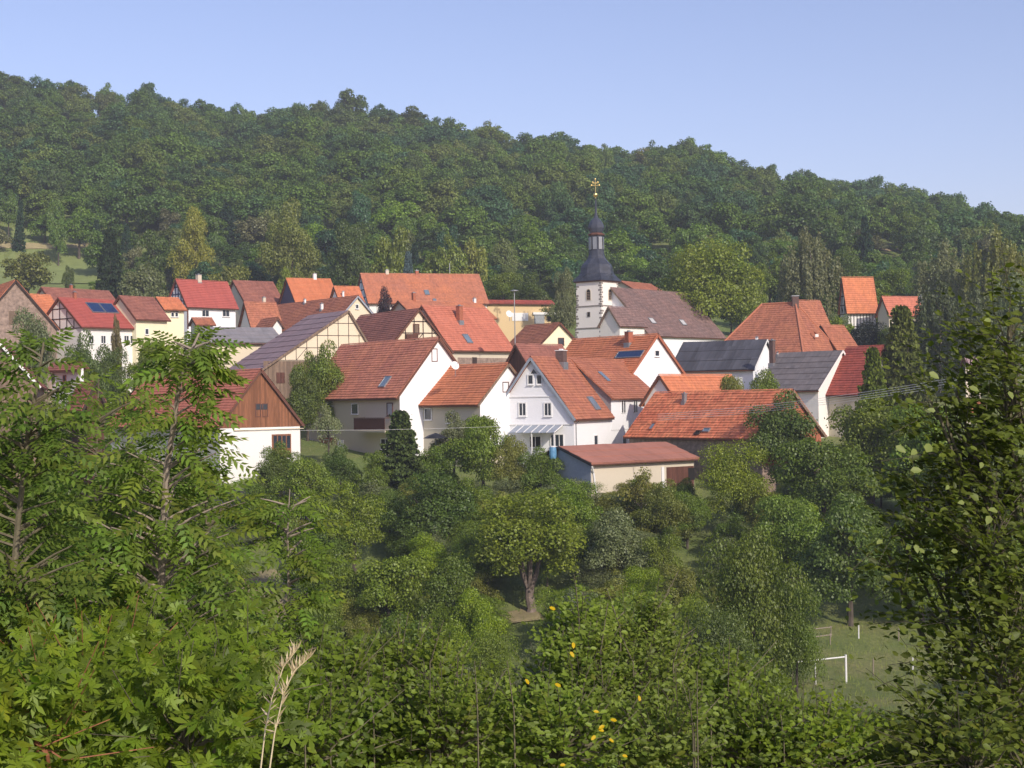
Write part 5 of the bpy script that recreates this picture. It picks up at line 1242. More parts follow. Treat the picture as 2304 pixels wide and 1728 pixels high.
# trees that stand out in the photograph: key, px, top, bottom, half width, D, tone, label
T_ = [
 ('far0', 790, 198, 300, 42, 628, DG, 'tallest round tree on the skyline, above the new orange roof'),
 ('far1', 716, 222, 300, 36, 630, DG, 'second tall skyline tree just left of the tallest one'),
 ('far2', 862, 230, 310, 44, 628, BL, 'broad skyline tree right of the tallest one'),
 ('far3', 925, 238, 320, 46, 626, DG, 'dark skyline tree at the top of the steep step'),
 ('far4', 1102, 268, 340, 42, 626, MG, 'rounded skyline tree standing free above the great roof end'),
 ('far0', 1335, 326, 380, 32, 628, MG, 'small rounded skyline tree above the church spire'),
 ('far1', 1462, 328, 390, 48, 628, OL, 'olive skyline tree right of the spire'),
 ('far2', 1690, 372, 470, 62, 600, DG, 'large dark tree under the skyline above the round tree'),
 ('far3', 22, 155, 230, 44, 625, DG, 'dark skyline tree at the left edge'),
 ('far1', 60, 560, 668, 72, 350, OL, 'bushy olive tree below the left meadow, behind the stone barn'),
 ('far2', 155, 590, 645, 16, 352, DG, 'small dark bush alone on the left meadow'),
 ('spruce', 248, 508, 668, 62, 335, CO, 'dark spruce standing at the right end of the left meadow'),
 ('far3', 345, 505, 640, 48, 372, DG, 'dark tree between the meadow spruce and the pale yellow-green tree'),
 ('mid0', 437, 474, 612, 54, 362, YG, 'pale yellow-green tree above the red-roofed white house'),
 ('far0', 320, 588, 668, 56, 330, GG, 'grey-green bush left of the red-timbered gable house'),
 ('far4', 215, 640, 675, 30, 300, MG, 'low green bush behind the brown roof strip'),
 ('mid1', 655, 450, 640, 66, 352, OL, 'tall drooping olive tree above the faded barn roof'),
 ('mid2', 790, 490, 655, 52, 345, DG, 'tall dark green tree left of the great orange roof'),
 ('far1', 520, 590, 640, 60, 335, OL, 'olive bush behind the red roof ridge'),
 ('far2', 640, 590, 632, 22, 330, BGc, 'bright green bush behind the new orange roof'),
 ('spruce', 918, 562, 620, 34, 325, (0.09, 0.12, 0.115), 'small blue spruce behind the great orange roof'),
 ('far3', 880, 500, 615, 48, 350, MG, 'green tree behind the left half of the great orange roof'),
 ('far4', 1000, 520, 620, 52, 348, MG, 'green tree behind the right half of the great orange roof'),
 ('far0', 1070, 530, 625, 34, 350, YG, 'yellowish tree behind the right end of the great orange roof'),
 ('mid3', 1130, 600, 680, 52, 325, MG, 'round green bush right of the great orange roof'),
 ('mid1', 1195, 615, 690, 50, 318, DG, 'dark green tree behind the ochre hall'),
 ('mid2', 1268, 600, 770, 34, 285, GG, 'tall grey-green tree close to the left of the church tower'),
 ('far2', 1225, 660, 700, 45, 300, GG, 'grey-green bush over the roof of the ochre hall'),
 ('round', 1592, 522, 812, 122, 285, (0.215, 0.27, 0.055), 'huge rounded light green tree behind the church nave'),
 ('far4', 1730, 560, 680, 60, 335, MG, 'green tree behind the hipped red roof'),
 ('weep', 1822, 500, 700, 84, 305, GG, 'weeping birch with pale trunk behind the hipped red roof'),
 ('mid2', 1700, 600, 690, 40, 300, BGc, 'light green bush between the round tree and the hipped roof'),
 ('far1', 1960, 640, 700, 55, 300, MG, 'green bush behind the tall orange roof'),
 ('mid3', 2000, 590, 690, 60, 320, MG, 'rounded green tree right of the tall orange roof'),
 ('mid0', 1905, 560, 650, 60, 340, DG, 'dark green tree above the tall orange roof'),
 ('weep2', 2240, 500, 760, 92, 285, OL, 'tall weeping birch farthest right behind the maple'),
 ('weep', 2130, 530, 740, 88, 300, GG, 'weeping birch with brownish crown behind the low pale-red roof'),
 ('weep2', 2112, 610, 900, 84, 225, (0.09, 0.115, 0.05), 'dark weeping birch right of the low pale-red roof'),
 ('weep', 2200, 630, 920, 90, 215, (0.10, 0.12, 0.055), 'second dark weeping birch, nearer the right edge'),
 ('weep', 2285, 590, 920, 92, 222, GG, 'third dark weeping birch, half hidden behind the maple top'),
 ('mid1', 2290, 560, 800, 60, 240, OL, 'olive tree cut off by the right edge behind the maple'),
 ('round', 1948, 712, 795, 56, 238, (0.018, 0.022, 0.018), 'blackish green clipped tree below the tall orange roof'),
 ('mid3', 2035, 704, 800, 66, 236, MG, 'wide green bush under the low pale-red roof'),
 ('mid2', 1888, 700, 760, 34, 246, GG, 'grey-green bush at the timbered wall of the tall orange roof'),
 ('mid1', 690, 792, 890, 50, 188, MG, 'leafy bush under the brown wall of the purple barn'),
 ('far0', 1895, 708, 745, 40, 242, BGc, 'light green bush behind the low red annex'),
 ('spruce', 2030, 680, 935, 104, 185, (0.10, 0.125, 0.04), 'broad olive spruce right of the dark red barn'),
 ('spruce', 1965, 775, 940, 72, 172, DG, 'dark spruce overlapping the dark red barn'),
 ('mid0', 865, 652, 692, 32, 262, (0.05, 0.022, 0.028), 'small burgundy-leaved tree before the great orange roof'),
 ('mid1', 738, 768, 890, 58, 186, MG, 'leafy green tree against the purple barn wall'),
 ('mid2', 672, 822, 950, 52, 180, DG, 'dark green tree between the purple barn and the farmhouse'),
 ('mid3', 1650, 822, 890, 40, 170, OL, 'green bush between the slate and grey roofs'),
 ('mid0', 1722, 838, 896, 64, 172, MG, 'wide green bush above the ridge of the long barn'),
 ('mid3', 345, 742, 860, 62, 200, MG, 'green tree against the pale yellow wall'),
 ('mid0', 440, 770, 880, 60, 200, MG, 'green tree in front of the grey-roofed shed'),
 ('mid2', 250, 772, 880, 52, 198, DG, 'dark tree below the solar house windows'),
 ('mid1', 190, 745, 880, 52, 190, DG, 'dark green tree in front of the orange house at left'),
 ('mid2', 60, 690, 800, 60, 205, GG, 'ivy-grey tree against the stone barn gable'),
 ('far2', 262, 690, 760, 14, 218, BR, 'brown slim tree before the solar roof'),
 # trees just below the houses
 ('sparse', 738, 902, 1020, 44, 162, SG, 'thin silvery tree in front of the cream farmhouse'),
 ('spruce', 902, 918, 1100, 96, 148, (0.062, 0.088, 0.034), 'broad green spruce below the farmhouse balcony'),
 ('mid3', 1085, 912, 1100, 72, 150, MG, 'dense green tree left of the white house gable'),
 ('mid1', 1020, 925, 1060, 52, 152, GG, 'grey-green tree in front of the white gable wing'),
 ('mid0', 1215, 1010, 1120, 55, 142, MG, 'green bush below the glass canopy of the white house'),
 ('mid0', 632, 998, 1100, 50, 150, MG, 'hedge bush at the right corner of the brown gable house'),
 ('mid1', 765, 1000, 1100, 48, 150, DG, 'hedge bush below the blue-white door of the farmhouse'),
 ('mid2', 842, 1012, 1110, 46, 150, MG, 'hedge bush left of the broad spruce by the balcony'),
 ('mid3', 985, 985, 1095, 50, 150, MG, 'hedge bush under the dark parasol'),
 ('mid0', 1150, 985, 1110, 48, 150, OL, 'olive hedge bush before the veranda of the white house'),
 ('mid1', 1060, 1075, 1190, 60, 140, MG, 'green bush between the broad spruce and the blue barrel'),
 ('mid2', 570, 1085, 1180, 60, 140, MG, 'green bush by the upper bend of the village road'),
 ('fine0', 1105, 1405, 1560, 60, 92, MG, 'low green bush at the lower edge of the trodden ground'),
 ('fine1', 1560, 1340, 1500, 60, 84, BGc, 'light green bush left of the willow bush foot'),
 ('mid1', 1500, 1080, 1210, 62, 136, OL, 'olive green tree below the shed opening'),
 ('mid2', 965, 1055, 1240, 112, 134, DG, 'wide dark green tree left of the apple tree'),
 ('mid3', 690, 1010, 1170, 72, 142, MG, 'green tree below the corner of the brown gable house'),
 ('mid0', 610, 1030, 1130, 55, 146, DG, 'dark bush below the white ground floor of the brown gable house'),
 ('mid1', 795, 1085, 1270, 86, 130, MG, 'green orchard tree below the thin silvery tree'),
 ('mid2', 1295, 1075, 1200, 70, 138, MG, 'green bush at the foot of the low shed'),
 ('round', 1190, 1088, 1338, 148, 125, (0.150, 0.205, 0.042), 'broad bright green apple tree with forked trunk in the middle of the orchard'),
 ('sparse', 1440, 1045, 1180, 66, 143, OL, 'thin brownish-green tree in front of the low shed'),
 ('mid3', 1545, 1090, 1200, 55, 140, MG, 'green tree right of the shed opening'),
 ('fine1', 1652, 995, 1180, 88, 143, BGc, 'bright green rounded tree at the right end of the low shed'),
 ('mid0', 1385, 1150, 1320, 92, 124, GG, 'grey-green orchard tree right of the apple tree'),
 ('mid2', 1490, 1200, 1330, 60, 118, MG, 'smaller green orchard tree beside the dark gap'),
 ('mid1', 1760, 880, 1090, 92, 156, DG, 'dark green tree hiding the right end of the long barn'),
 ('mid3', 1850, 960, 1190, 120, 142, DG, 'large dark green tree right of the bright rounded tree'),
 ('mid0', 1960, 900, 1130, 110, 150, MG, 'tall green tree below the olive spruce'),
 ('mid2', 2080, 900, 1160, 110, 145, MG, 'green tree behind the maple, below the orange hut'),
 ('mid1', 2200, 900, 1200, 110, 138, DG, 'dark tree mostly hidden behind the maple'),
 ('mid3', 1780, 1090, 1290, 90, 128, MG, 'dark orchard tree above the meadow edge'),
 ('mid0', 1910, 1120, 1370, 118, 116, DG, 'wide dark tree casting shade over the meadow with the goal'),
 ('mid1', 2070, 1130, 1365, 110, 114, MG, 'green tree with pale crooked trunk at the back of the meadow'),
 ('mid2', 2220, 1150, 1380, 110, 112, DG, 'dark tree behind the maple beside the meadow'),
 ('fine0', 1690, 1165, 1560, 112, 72, (0.12, 0.16, 0.04), 'tall rounded fine-leaved willow bush left of the goal'),
 ('fine1', 1790, 1310, 1560, 66, 70, (0.11, 0.155, 0.035), 'lower fine-leaved bush leaning toward the goal'),
 ('fine0', 1600, 1340, 1620, 90, 60, (0.10, 0.135, 0.035), 'fine-leaved bush in front of the tall willow bush'),
 ('fine1', 1720, 1500, 1760, 120, 44, (0.09, 0.125, 0.03), 'shaded fine-leaved bush at the lower right below the goal'),
 ('fine0', 1880, 1585, 1780, 90, 50, (0.12, 0.17, 0.04), 'green bush just below the goal mouth'),
 ('mid3', 870, 1225, 1440, 112, 96, MG, 'orchard tree with dense green crown left of the apple trunk'),
 ('mid0', 1015, 1255, 1440, 80, 104, DG, 'dark green bush next to the apple tree trunk'),
 ('mid1', 745, 1235, 1430, 80, 92, MG, 'green bush below the village road'),
 ('mid2', 1310, 1320, 1470, 70, 100, GG, 'low grey-green bush right of the apple tree trunk'),
 ('fine1', 1440, 1330, 1560, 88, 74, MG, 'green thicket in front of the dark gap in the orchard'),
 ('mid3', 700, 1370, 1600, 110, 66, (0.10, 0.145, 0.035), 'green thicket beyond the dry grass stalks'),
 ('mid0', 890, 1390, 1620, 110, 62, (0.09, 0.14, 0.03), 'dense green thicket at the lower centre left'),
 # left side behind the saplings
 ('mid1', 40, 870, 1090, 90, 150, DG, 'dark tree behind the saplings at the left edge'),
 ('mid2', 150, 880, 1080, 80, 148, MG, 'green tree behind the saplings below the small white hut'),
 ('mid3', 300, 990, 1190, 100, 138, DG, 'dark bush behind the tall sapling stem'),
 ('mid0', 110, 1080, 1290, 110, 128, DG, 'wide dark bush behind the left saplings'),
 ('mid1', 430, 1020, 1160, 90, 142, MG, 'green bush left of the brown gable house door'),
 ('mid3', 250, 1180, 1350, 90, 118, MG, 'green orchard bush below the ball lamp'),
 ('sparse', 650, 1150, 1330, 60, 110, MG, 'thin roadside tree beside the village road'),
]
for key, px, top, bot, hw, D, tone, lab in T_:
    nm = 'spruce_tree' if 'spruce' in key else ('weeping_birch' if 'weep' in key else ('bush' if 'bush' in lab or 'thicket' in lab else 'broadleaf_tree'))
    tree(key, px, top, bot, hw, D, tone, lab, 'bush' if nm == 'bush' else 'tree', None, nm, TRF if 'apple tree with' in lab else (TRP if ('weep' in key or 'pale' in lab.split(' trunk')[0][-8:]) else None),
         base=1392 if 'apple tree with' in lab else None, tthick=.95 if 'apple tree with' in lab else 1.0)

# fill of the orchard slope: bushes and small trees between the named ones
def ground_px(x, y):
    """picture position of a ground point (only to keep the clearings of the photograph clear)"""
    v = Vector((x, y, terr(x, y))); d = v.dot(FW); return CX + F * v.dot(RT) / d, CY - F * v.dot(UP) / d
keep_clear = [(1340, 1425, 1050, 1110), (1745, 2300, 1365, 1640), (520, 680, 1270, 1440), (0, 150, 1370, 1500), (1090, 1250, 1330, 1560), (1540, 1605, 1200, 1310), (420, 720, 1105, 1180)]
marks = [(0, 260, 'under the left saplings'), (260, 520, 'behind the tall sapling'), (520, 780, 'left of the thin roadside tree line'), (780, 1060, 'left of the apple tree'), (1060, 1330, 'near the apple tree'),
         (1330, 1560, 'right of the apple tree'), (1560, 1800, 'behind the willow bush'), (1800, 2060, 'at the far side of the meadow'), (2060, 2400, 'behind the maple')]
cnt = 0; tries = 0; placed = []
while cnt < 298 and tries < 16000:
    tries += 1
    y = 62 + 88 * rnd.random() ** .8; x = rnd.uniform(-.36, .36) * y; px, py = ground_px(x, y)
    if any(a < px < b and c < py < d for a, b, c, d in keep_clear): continue
    if py < 1040: continue
    if py < 1075 and (px < 640 or 1300 < px < 1600): continue
    if any((x - a) ** 2 + (y - b) ** 2 < 4.2 for a, b in placed): continue
    H_ = rnd.uniform(2.6, 5.4) if py > 1170 else (rnd.uniform(2.2, 3.8) if py > 1100 else rnd.uniform(1.2, 1.9)); R_ = rnd.uniform(1.6, 3.0); tp = py - H_ * F / y
    # keep sight lines open to the clearings and the front walls
    if any(a - 20 < px < b + 20 and py > d and tp < d - 30 for a, b, c, d in keep_clear): H_ = 1.6; tp = py - H_ * F / y
    if any(a < px < b and py > d and tp < d - 60 for a, b, c, d in keep_clear): continue
    placed.append((x, y)); cnt += 1
    tone, tn = rnd.choice([(MG, 'mid green'), (DG, 'dark green'), (BGc, 'fresh green'), (OL, 'olive'), (GG, 'grey-green')])
    row = 'low in the valley' if y < 90 else ('halfway up the orchard' if y < 118 else 'just below the village'); sz_ = 'tall ' if H_ > 4.1 else ('small ' if R_ < 2.0 else ('broad ' if R_ > 2.6 else ''))
    mk_ = [m_ for m_ in marks if m_[0] <= max(0, min(px, 2399)) < m_[1]][0][2]
    gz = terr(x, y); lab = '%s%s bush %s, %s' % (sz_, tn, row, mk_)
    root = empty('bush', (x, y, gz), 0, lab, 'bush', 'bushes on the orchard slope')
    key = rnd.choice(['mid0', 'mid1', 'mid2', 'mid3', 'fine0', 'fine1', 'sparse'])
    cr = bpy.data.objects.new('crown', CR[key]); COL.objects.link(cr); cr.parent = root
    cr.location = (0, 0, H_ * .52); cr.scale = (R_, R_, H_ * .52); cr.rotation_euler = (rnd.uniform(-.2, .2), rnd.uniform(-.2, .2), rnd.uniform(0, 6.28))
    t = rnd.uniform(1.0, 1.5); cr.color = (tone[0] * t, tone[1] * t, tone[2] * t, 1)
    tr = bpy.data.objects.new('trunk', rnd.choice(TR)); COL.objects.link(tr); tr.parent = root
    tr.location = (0, 0, H_ * .45); tr.scale = (R_ * .6, R_ * .6, H_ * .45)

# ------------------------------------------------------------------ near plants
LM = {k: leaves('leaf_' + k, np.zeros((1, 3)), np.array([[0, 0, 1.]]), np.array([[1., 0, 0]]), np.ones(1), k, LEAFN) for k in ('pinnate', 'palm', 'ovate', 'oval2')}
def place_leaves(root, pos, nrm, dr, size, shape, tone, nobj, var=.3, front=True):
    """world-space leaves under a plant: the nobj that show largest as objects, the rest as one mesh"""
    pos = np.asarray(pos); nrm = np.asarray(nrm); dr = np.asarray(dr); size = np.asarray(size)
    loc = np.array(root.location); order = np.argsort(np.linalg.norm(pos, axis=1) / size) if front else rng.permutation(len(pos))
    # a large near leaf counts only when inside the picture
    d = pos @ np.array(FW); u_ = (pos @ np.array(RT)) / d * F + CX; v_ = CY - (pos @ np.array(UP)) / d * F
    vis = (u_ > -20) & (u_ < 2324) & (v_ < 1750)
    order = np.concatenate([order[vis[order]], order[~vis[order]]])
    sel, rest_ = order[:nobj], order[nobj:]
    D_, S_, N_ = frames(nrm[sel], dr[sel])
    for i, k in enumerate(sel):
        o = bpy.data.objects.new('leaf', LM[shape]); COL.objects.link(o); o.parent = root
        s_ = size[k]; M = Matrix([[D_[i][r] * s_, S_[i][r] * s_, N_[i][r] * s_, pos[k][r] - loc[r]] for r in range(3)] + [[0, 0, 0, 1]])
        o.matrix_local = M; t = rnd.uniform(1 - var, 1 + var); o.color = (tone[0] * t * rnd.uniform(.85, 1.2), tone[1] * t, tone[2] * t, 1)
    if len(rest_):
        me = leaves('foliage', pos[rest_] - loc, nrm[rest_], dr[rest_], size[rest_], shape, LEAFN)
        o = bpy.data.objects.new('foliage', me); COL.objects.link(o); o.parent = root; o['kind'] = 'stuff'; o.color = (*tone, 1)

def sapling(label, stem, D, width, nleaf, L, tone, mat=STEMP, seed=1, nobj=220, r0=.022):
    g = random.Random(seed); pts = [P(a, b_, D + g.uniform(-.05, .05)) for a, b_ in stem]
    foot = Vector((pts[0].x, D, terr(pts[0].x, D) - .1)); root = empty('ash_sapling', foot, 0, label, 'sapling')
    mb = MB(); full = [foot] + pts; n = len(full)
    mb.tube([p - foot for p in full], [r0 * (1.15 - .95 * i / (n - 1)) for i in range(n)], 7)
    pos, nrm, dr, sz = [], [], [], []
    ylo, yhi = stem[0][1], stem[-1][1]; wy = sorted(width)
    def stem_at(py):
        for (a, pa), (b_, pb) in zip(zip(stem, pts), zip(stem[1:], pts[1:])):
            if b_[1] <= py <= a[1]: return pb.lerp(pa, (py - b_[1]) / max(1e-6, a[1] - b_[1]))
        return pts[-1]
    def leaf(p, d, s_):
        d = d.normalized(); up = Vector((g.uniform(-.35, .65), g.uniform(-1.0, -.05), .9)); pos.append(p[:]); dr.append((d + Vector((0, 0, -.25)))[:]); nrm.append(up[:]); sz.append(s_)
    while len(pos) < nleaf:
        py = yhi + (ylo + 60 - yhi) * g.random() ** .9; w = float(np.interp(py, [q[0] for q in wy], [q[1] for q in wy])) * D / F
        p0 = stem_at(min(py + w * .5 * F / D, ylo)); a = g.uniform(0, 2 * math.pi); Lb = w * g.uniform(.5, 1.0)
        hd = Vector((math.cos(a), math.sin(a) * .8, 0)); up = g.uniform(.35, .8)
        q = [p0 + hd * (Lb * t) + Vector((0, 0, up * Lb * (t - .25 * t * t))) for t in (0, .35, .7, 1.0)]
        mb.tube([x_ - foot for x_ in q], [.009, .007, .005, .003], 4, False)
        m_ = max(3, int(Lb / .085))
        for k in range(m_):
            t = .3 + .7 * k / m_; p = p0 + hd * (Lb * t) + Vector((0, 0, up * Lb * (t - .25 * t * t)))
            sd = (-1) ** k; lat = Vector((-hd.y, hd.x, 0)) * sd
            leaf(p, hd * g.uniform(.3, 1.0) + lat * g.uniform(.4, 1.1) + Vector((0, 0, g.uniform(-.1, .5))), L * g.uniform(.65, 1.1))
        leaf(q[-1], hd + Vector((0, 0, .4)), L)
    for k in range(7):                      # tuft at the top
        a = 2 * math.pi * k / 7; leaf(pts[-1] - Vector((0, 0, .05 * k * .5)), Vector((math.cos(a), math.sin(a), .9)), L * .8)
    mb.build('stem', mat, root, True)
    place_leaves(root, pos, nrm, dr, sz, 'pinnate', tone, nobj)
    return root
AG = (0.122, 0.185, 0.046); AG2 = (0.102, 0.160, 0.042)
sapling('tall ash sapling with pale stem rising over the roof of the brown gable house', [(352, 1728), (357, 1500), (365, 1240), (375, 1050), (390, 960), (402, 870), (425, 800), (448, 750)], 9.0,
        [(745, 35), (800, 75), (870, 70), (930, 80), (985, 120), (1050, 165), (1200, 215), (1400, 210), (1700, 190)], 850, .25, AG, seed=3, nobj=300, r0=.028)
sapling('ash sapling at the left edge with dark stem and bushy top', [(8, 1728), (14, 1500), (40, 1180), (62, 980), (85, 860), (98, 770)], 8.0, [(760, 35), (830, 65), (900, 110), (1000, 150), (1200, 170), (1500, 160)], 680, .23, AG2, STEM, seed=5, nobj=200, r0=.024)
sapling('ash sapling between the left edge and the tall one, under the solar roof', [(200, 1728), (205, 1400), (215, 1100), (222, 850)], 10.5, [(820, 60), (880, 110), (930, 130), (1080, 150), (1300, 150), (1600, 150)], 640, .24, AG, STEM, seed=7, nobj=200)
sapling('smaller ash sapling beside the village road, right of the tall one', [(652, 1600), (650, 1400), (647, 1200), (652, 1100)], 10.0, [(1075, 50), (1130, 80), (1250, 80), (1450, 90), (1650, 100)], 230, .23, AG, STEMP, seed=9, nobj=110, r0=.014)
sapling('short ash sapling in front of the dry earth path', [(505, 1728), (500, 1500), (497, 1270)], 11.0, [(1230, 40), (1330, 90), (1500, 120), (1700, 130)], 140, .24, AG2, STEM, seed=12, nobj=90, r0=.014)
sapling('slender ash sapling behind the tall one, left of the brown gable house', [(300, 1500), (292, 1200), (285, 860)], 12.5, [(840, 50), (900, 90), (1050, 120), (1200, 140), (1500, 130)], 320, .25, AG2, STEM, seed=14, nobj=110, r0=.014)
sapling('slender ash sapling right behind the tall stem below the white wall', [(470, 1500), (465, 1250), (462, 1040)], 12.0, [(1020, 40), (1100, 90), (1250, 110), (1500, 100)], 240, .25, AG, STEM, seed=15, nobj=100, r0=.014)

def shrub(name, label, cat, blobs, shape, leaf, tone, seed=1, nobj=120, stem=STEM, up=.7, twig=.3, shoots=0, xr=None, stemr=.012, persp=1.0, flat=.0):
    """blobs: (px, py, rx, ry, D, n leaves)"""
    g = np.random.default_rng(seed); pos, nrm, dr, sz = [], [], [], []
    c0 = P(*blobs[0][:2], blobs[0][4]); fx = c0.x if xr is None else xr; fd = np.mean([b_[4] for b_ in blobs])
    foot = Vector((fx, fd, terr(fx, fd) - .1)); root = empty(name, foot, 0, label, cat); mb = MB()
    for (px, py, rx, ry, D, n) in blobs:
        c = P(px, py, D); s_ = D / F; R = np.array([rx * s_, min(rx, ry) * s_ * .9, ry * s_])
        low = c - Vector((0, 0, ry * s_)); mid = foot.lerp(low, .6) + Vector((g.normal() * .1, g.normal() * .1, 0))
        n = int(n * (1.6 if leaf < .06 else (.8 if leaf < .09 else (1.9 if shape == 'palm' else 1.2)))); nt_ = max(1, n // 8)
        for k in range(nt_):
            v = g.normal(size=3); v /= np.linalg.norm(v); r = g.random() ** .45
            p = np.array(c) + v * r * R
            d = v * .8 + np.array([g.normal() * .35, g.normal() * .35, up]) + g.normal(size=3) * .2; d /= np.linalg.norm(d)
            L_ = twig * g.uniform(.7, 1.3)
            if k % 3 == 0:
                q0 = Vector(low.lerp(c, .5)); mb.tube([q0 - foot, q0.lerp(Vector(p), .6) + Vector((0, 0, .03)) - foot, Vector(p) - foot, Vector(p + d * L_) - foot], [.007, .005, .003, .002], 3, False)
            side = np.cross(d, [0.1, 0.3, 1.0]); side /= np.linalg.norm(side)
            for j in range(8):
                t = (j + .5) / 8; q = p + d * L_ * t + np.array([0, 0, -.04 * t * t]); sd = 1 if j % 2 else -1
                dd = d * .6 + side * sd * .9 + g.normal(size=3) * .3
                pos.append(q); dr.append(dd); nn = g.normal(size=3) * (.5 - flat * .3) + np.array([.22, -.62 + flat * .55, .75]); nrm.append(nn); sz.append(leaf * g.uniform(.6, 1.25) * (1.1 - .4 * t))
        for k in range(4 if n > 500 else 2):
            tip = np.array(c) + np.array([g.uniform(-.6, .6), g.uniform(-.5, .5), g.uniform(.1, .8)]) * R
            mb.tube([Vector((0, 0, 0)), Vector(mid) - foot, Vector(low.lerp(c, .5)) - foot + Vector(tuple(g.normal(size=3) * .05)), Vector(tip) - foot], [stemr * 1.3, stemr, stemr * .7, .003], 5, False)
    for k in range(shoots):
        b_ = blobs[g.integers(len(blobs))]; c = P(b_[0] + g.uniform(-.8, .8) * b_[2], b_[1] - b_[3] * g.uniform(.4, .8), b_[4] - g.uniform(0, .3)); L_ = g.uniform(.16, .3)
        tip = c + Vector((g.normal() * .06, g.normal() * .05, L_)); mb.tube([c - foot - Vector((0, 0, .5)), c - foot, tip - foot], [.005, .004, .002], 4, False)
        for j in range(14):
            t = j / 14; q = c.lerp(tip, t); a = j * 2.4; pos.append(q[:]); dr.append((math.cos(a), math.sin(a), .35)); nrm.append((-math.cos(a) * .4, -math.sin(a) * .4 - .2, 1)); sz.append(leaf * (1.25 - .6 * t))
    mb.build('stems', stem, root, True)
    place_leaves(root, pos, nrm, dr, sz, shape, tone, nobj)
    return root
HZ = (0.115, 0.165, 0.035)
shrub('maple_seedling', 'low maple shoots with broad lobed leaves at the bottom left corner', 'shrub', [(60, 1640, 120, 110, 6.5, 330), (210, 1600, 110, 120, 7.2, 300), (120, 1500, 130, 80, 8.0, 240)], 'palm', .105, (0.140, 0.205, 0.040), 21, 260, STEMR, .5, .3)
shrub('maple_seedling', 'maple shoots with broad lobed leaves below the tall ash sapling', 'shrub', [(420, 1640, 130, 110, 6.8, 380), (310, 1560, 90, 90, 7.6, 200), (520, 1590, 90, 100, 7.4, 260), (420, 1520, 100, 60, 8.5, 160)], 'palm', .105, (0.132, 0.197, 0.040), 22, 280, STEM, .5, .3)
shrub('hazel_bush', 'hazel bush filling the gap behind the left saplings', 'shrub', [(90, 1330, 120, 100, 13.5, 900), (250, 1420, 150, 110, 13, 1300), (60, 1560, 140, 100, 12, 900), (220, 1240, 110, 110, 14.5, 700), (60, 1130, 90, 130, 14, 800)], 'ovate', .10, (0.104, 0.151, 0.036), 23, 160)
shrub('hazel_bush', 'hazel bush behind the maple shoots left of the dry grass', 'shrub', [(420, 1500, 150, 90, 12, 1000), (560, 1580, 110, 110, 11.5, 900), (380, 1640, 200, 110, 10.5, 1300), (560, 1690, 120, 70, 9.5, 600)], 'ovate', .095, (0.108, 0.159, 0.036), 24, 160)
shrub('bramble_bush', 'green bush just right of the dry grass stalks', 'shrub', [(740, 1590, 120, 110, 9, 1300), (690, 1690, 120, 80, 8, 800), (830, 1680, 110, 90, 8.5, 900)], 'ovate', .052, (0.120, 0.177, 0.040), 25, 170, shoots=6)
shrub('dogwood_bush', 'bush with upright leafy shoots at the lower centre left', 'shrub', [(905, 1560, 105, 105, 9.5, 1300), (985, 1530, 45, 60, 9, 250), (1000, 1660, 130, 100, 8.3, 1200), (1060, 1620, 60, 70, 9, 400)], 'oval2', .046, (0.136, 0.192, 0.045), 26, 200, STEM, .9, .22, 12)
shrub('dogwood_bush', 'yellowish bush with tall shoots below the apple tree', 'shrub', [(1305, 1445, 62, 72, 9.5, 600), (1300, 1545, 100, 105, 9, 1300), (1150, 1650, 90, 80, 9.3, 900), (1250, 1670, 140, 90, 8.2, 1200)], 'oval2', .045, (0.150, 0.215, 0.052), 27, 220, STEM, .9, .2, 7, None, .005)
shrub('dogwood_bush', 'bush with small pale leaves right of the yellowish bush', 'shrub', [(1430, 1450, 90, 80, 10, 900), (1420, 1570, 120, 110, 9.2, 1400), (1480, 1680, 120, 80, 8.4, 900), (1350, 1620, 80, 90, 8.8, 700)], 'oval2', .044, (0.140, 0.192, 0.050), 28, 200, STEM, .9, .22, 12)
shrub('bramble_bush', 'bush with dark green leaves in the lower right of centre', 'shrub', [(1590, 1600, 110, 100, 10, 1100), (1640, 1690, 130, 80, 9, 1000)], 'ovate', .052, (0.116, 0.168, 0.040), 29, 160, shoots=8)
shrub('bramble_bush', 'feathery bright bush at the bottom below the goal', 'shrub', [(1800, 1710, 130, 75, 9, 1100), (1900, 1690, 90, 60, 9.8, 600), (1720, 1670, 70, 80, 9.6, 500)], 'ovate', .048, (0.136, 0.197, 0.040), 30, 170, shoots=6)
# the dark maple reaching in from the right
mx = P(2520, 1500, 11.5).x
shrub('maple_tree', 'dark maple reaching in along the whole right edge with upper leaves tinted as if sunlit', 'tree',
      [(2265, 740, 70, 80, 11, 420), (2180, 830, 80, 60, 11.5, 400), (2270, 900, 80, 110, 11, 900), (2110, 920, 60, 50, 11, 180), (2190, 990, 110, 80, 11, 850), (2270, 1080, 90, 120, 11, 1000),
       (2140, 1110, 95, 65, 11.2, 600), (2060, 1190, 90, 50, 11, 400), (2220, 1230, 110, 100, 10.6, 1100), (1990, 1265, 50, 22, 11, 90), (2130, 1300, 110, 45, 10.8, 480),
       (2265, 1370, 95, 115, 10.4, 1100), (2110, 1385, 60, 18, 10.6, 90), (2180, 1470, 90, 50, 10.2, 340), (2265, 1550, 100, 110, 10, 1100), (2150, 1630, 110, 75, 9.8, 800), (2050, 1705, 90, 60, 9.5, 560), (2190, 1705, 150, 70, 9.3, 900)],
      'ovate', .078, (0.105, 0.138, 0.036), 31, 300, STEM, .12, .46, 0, mx, .016, flat=.65)
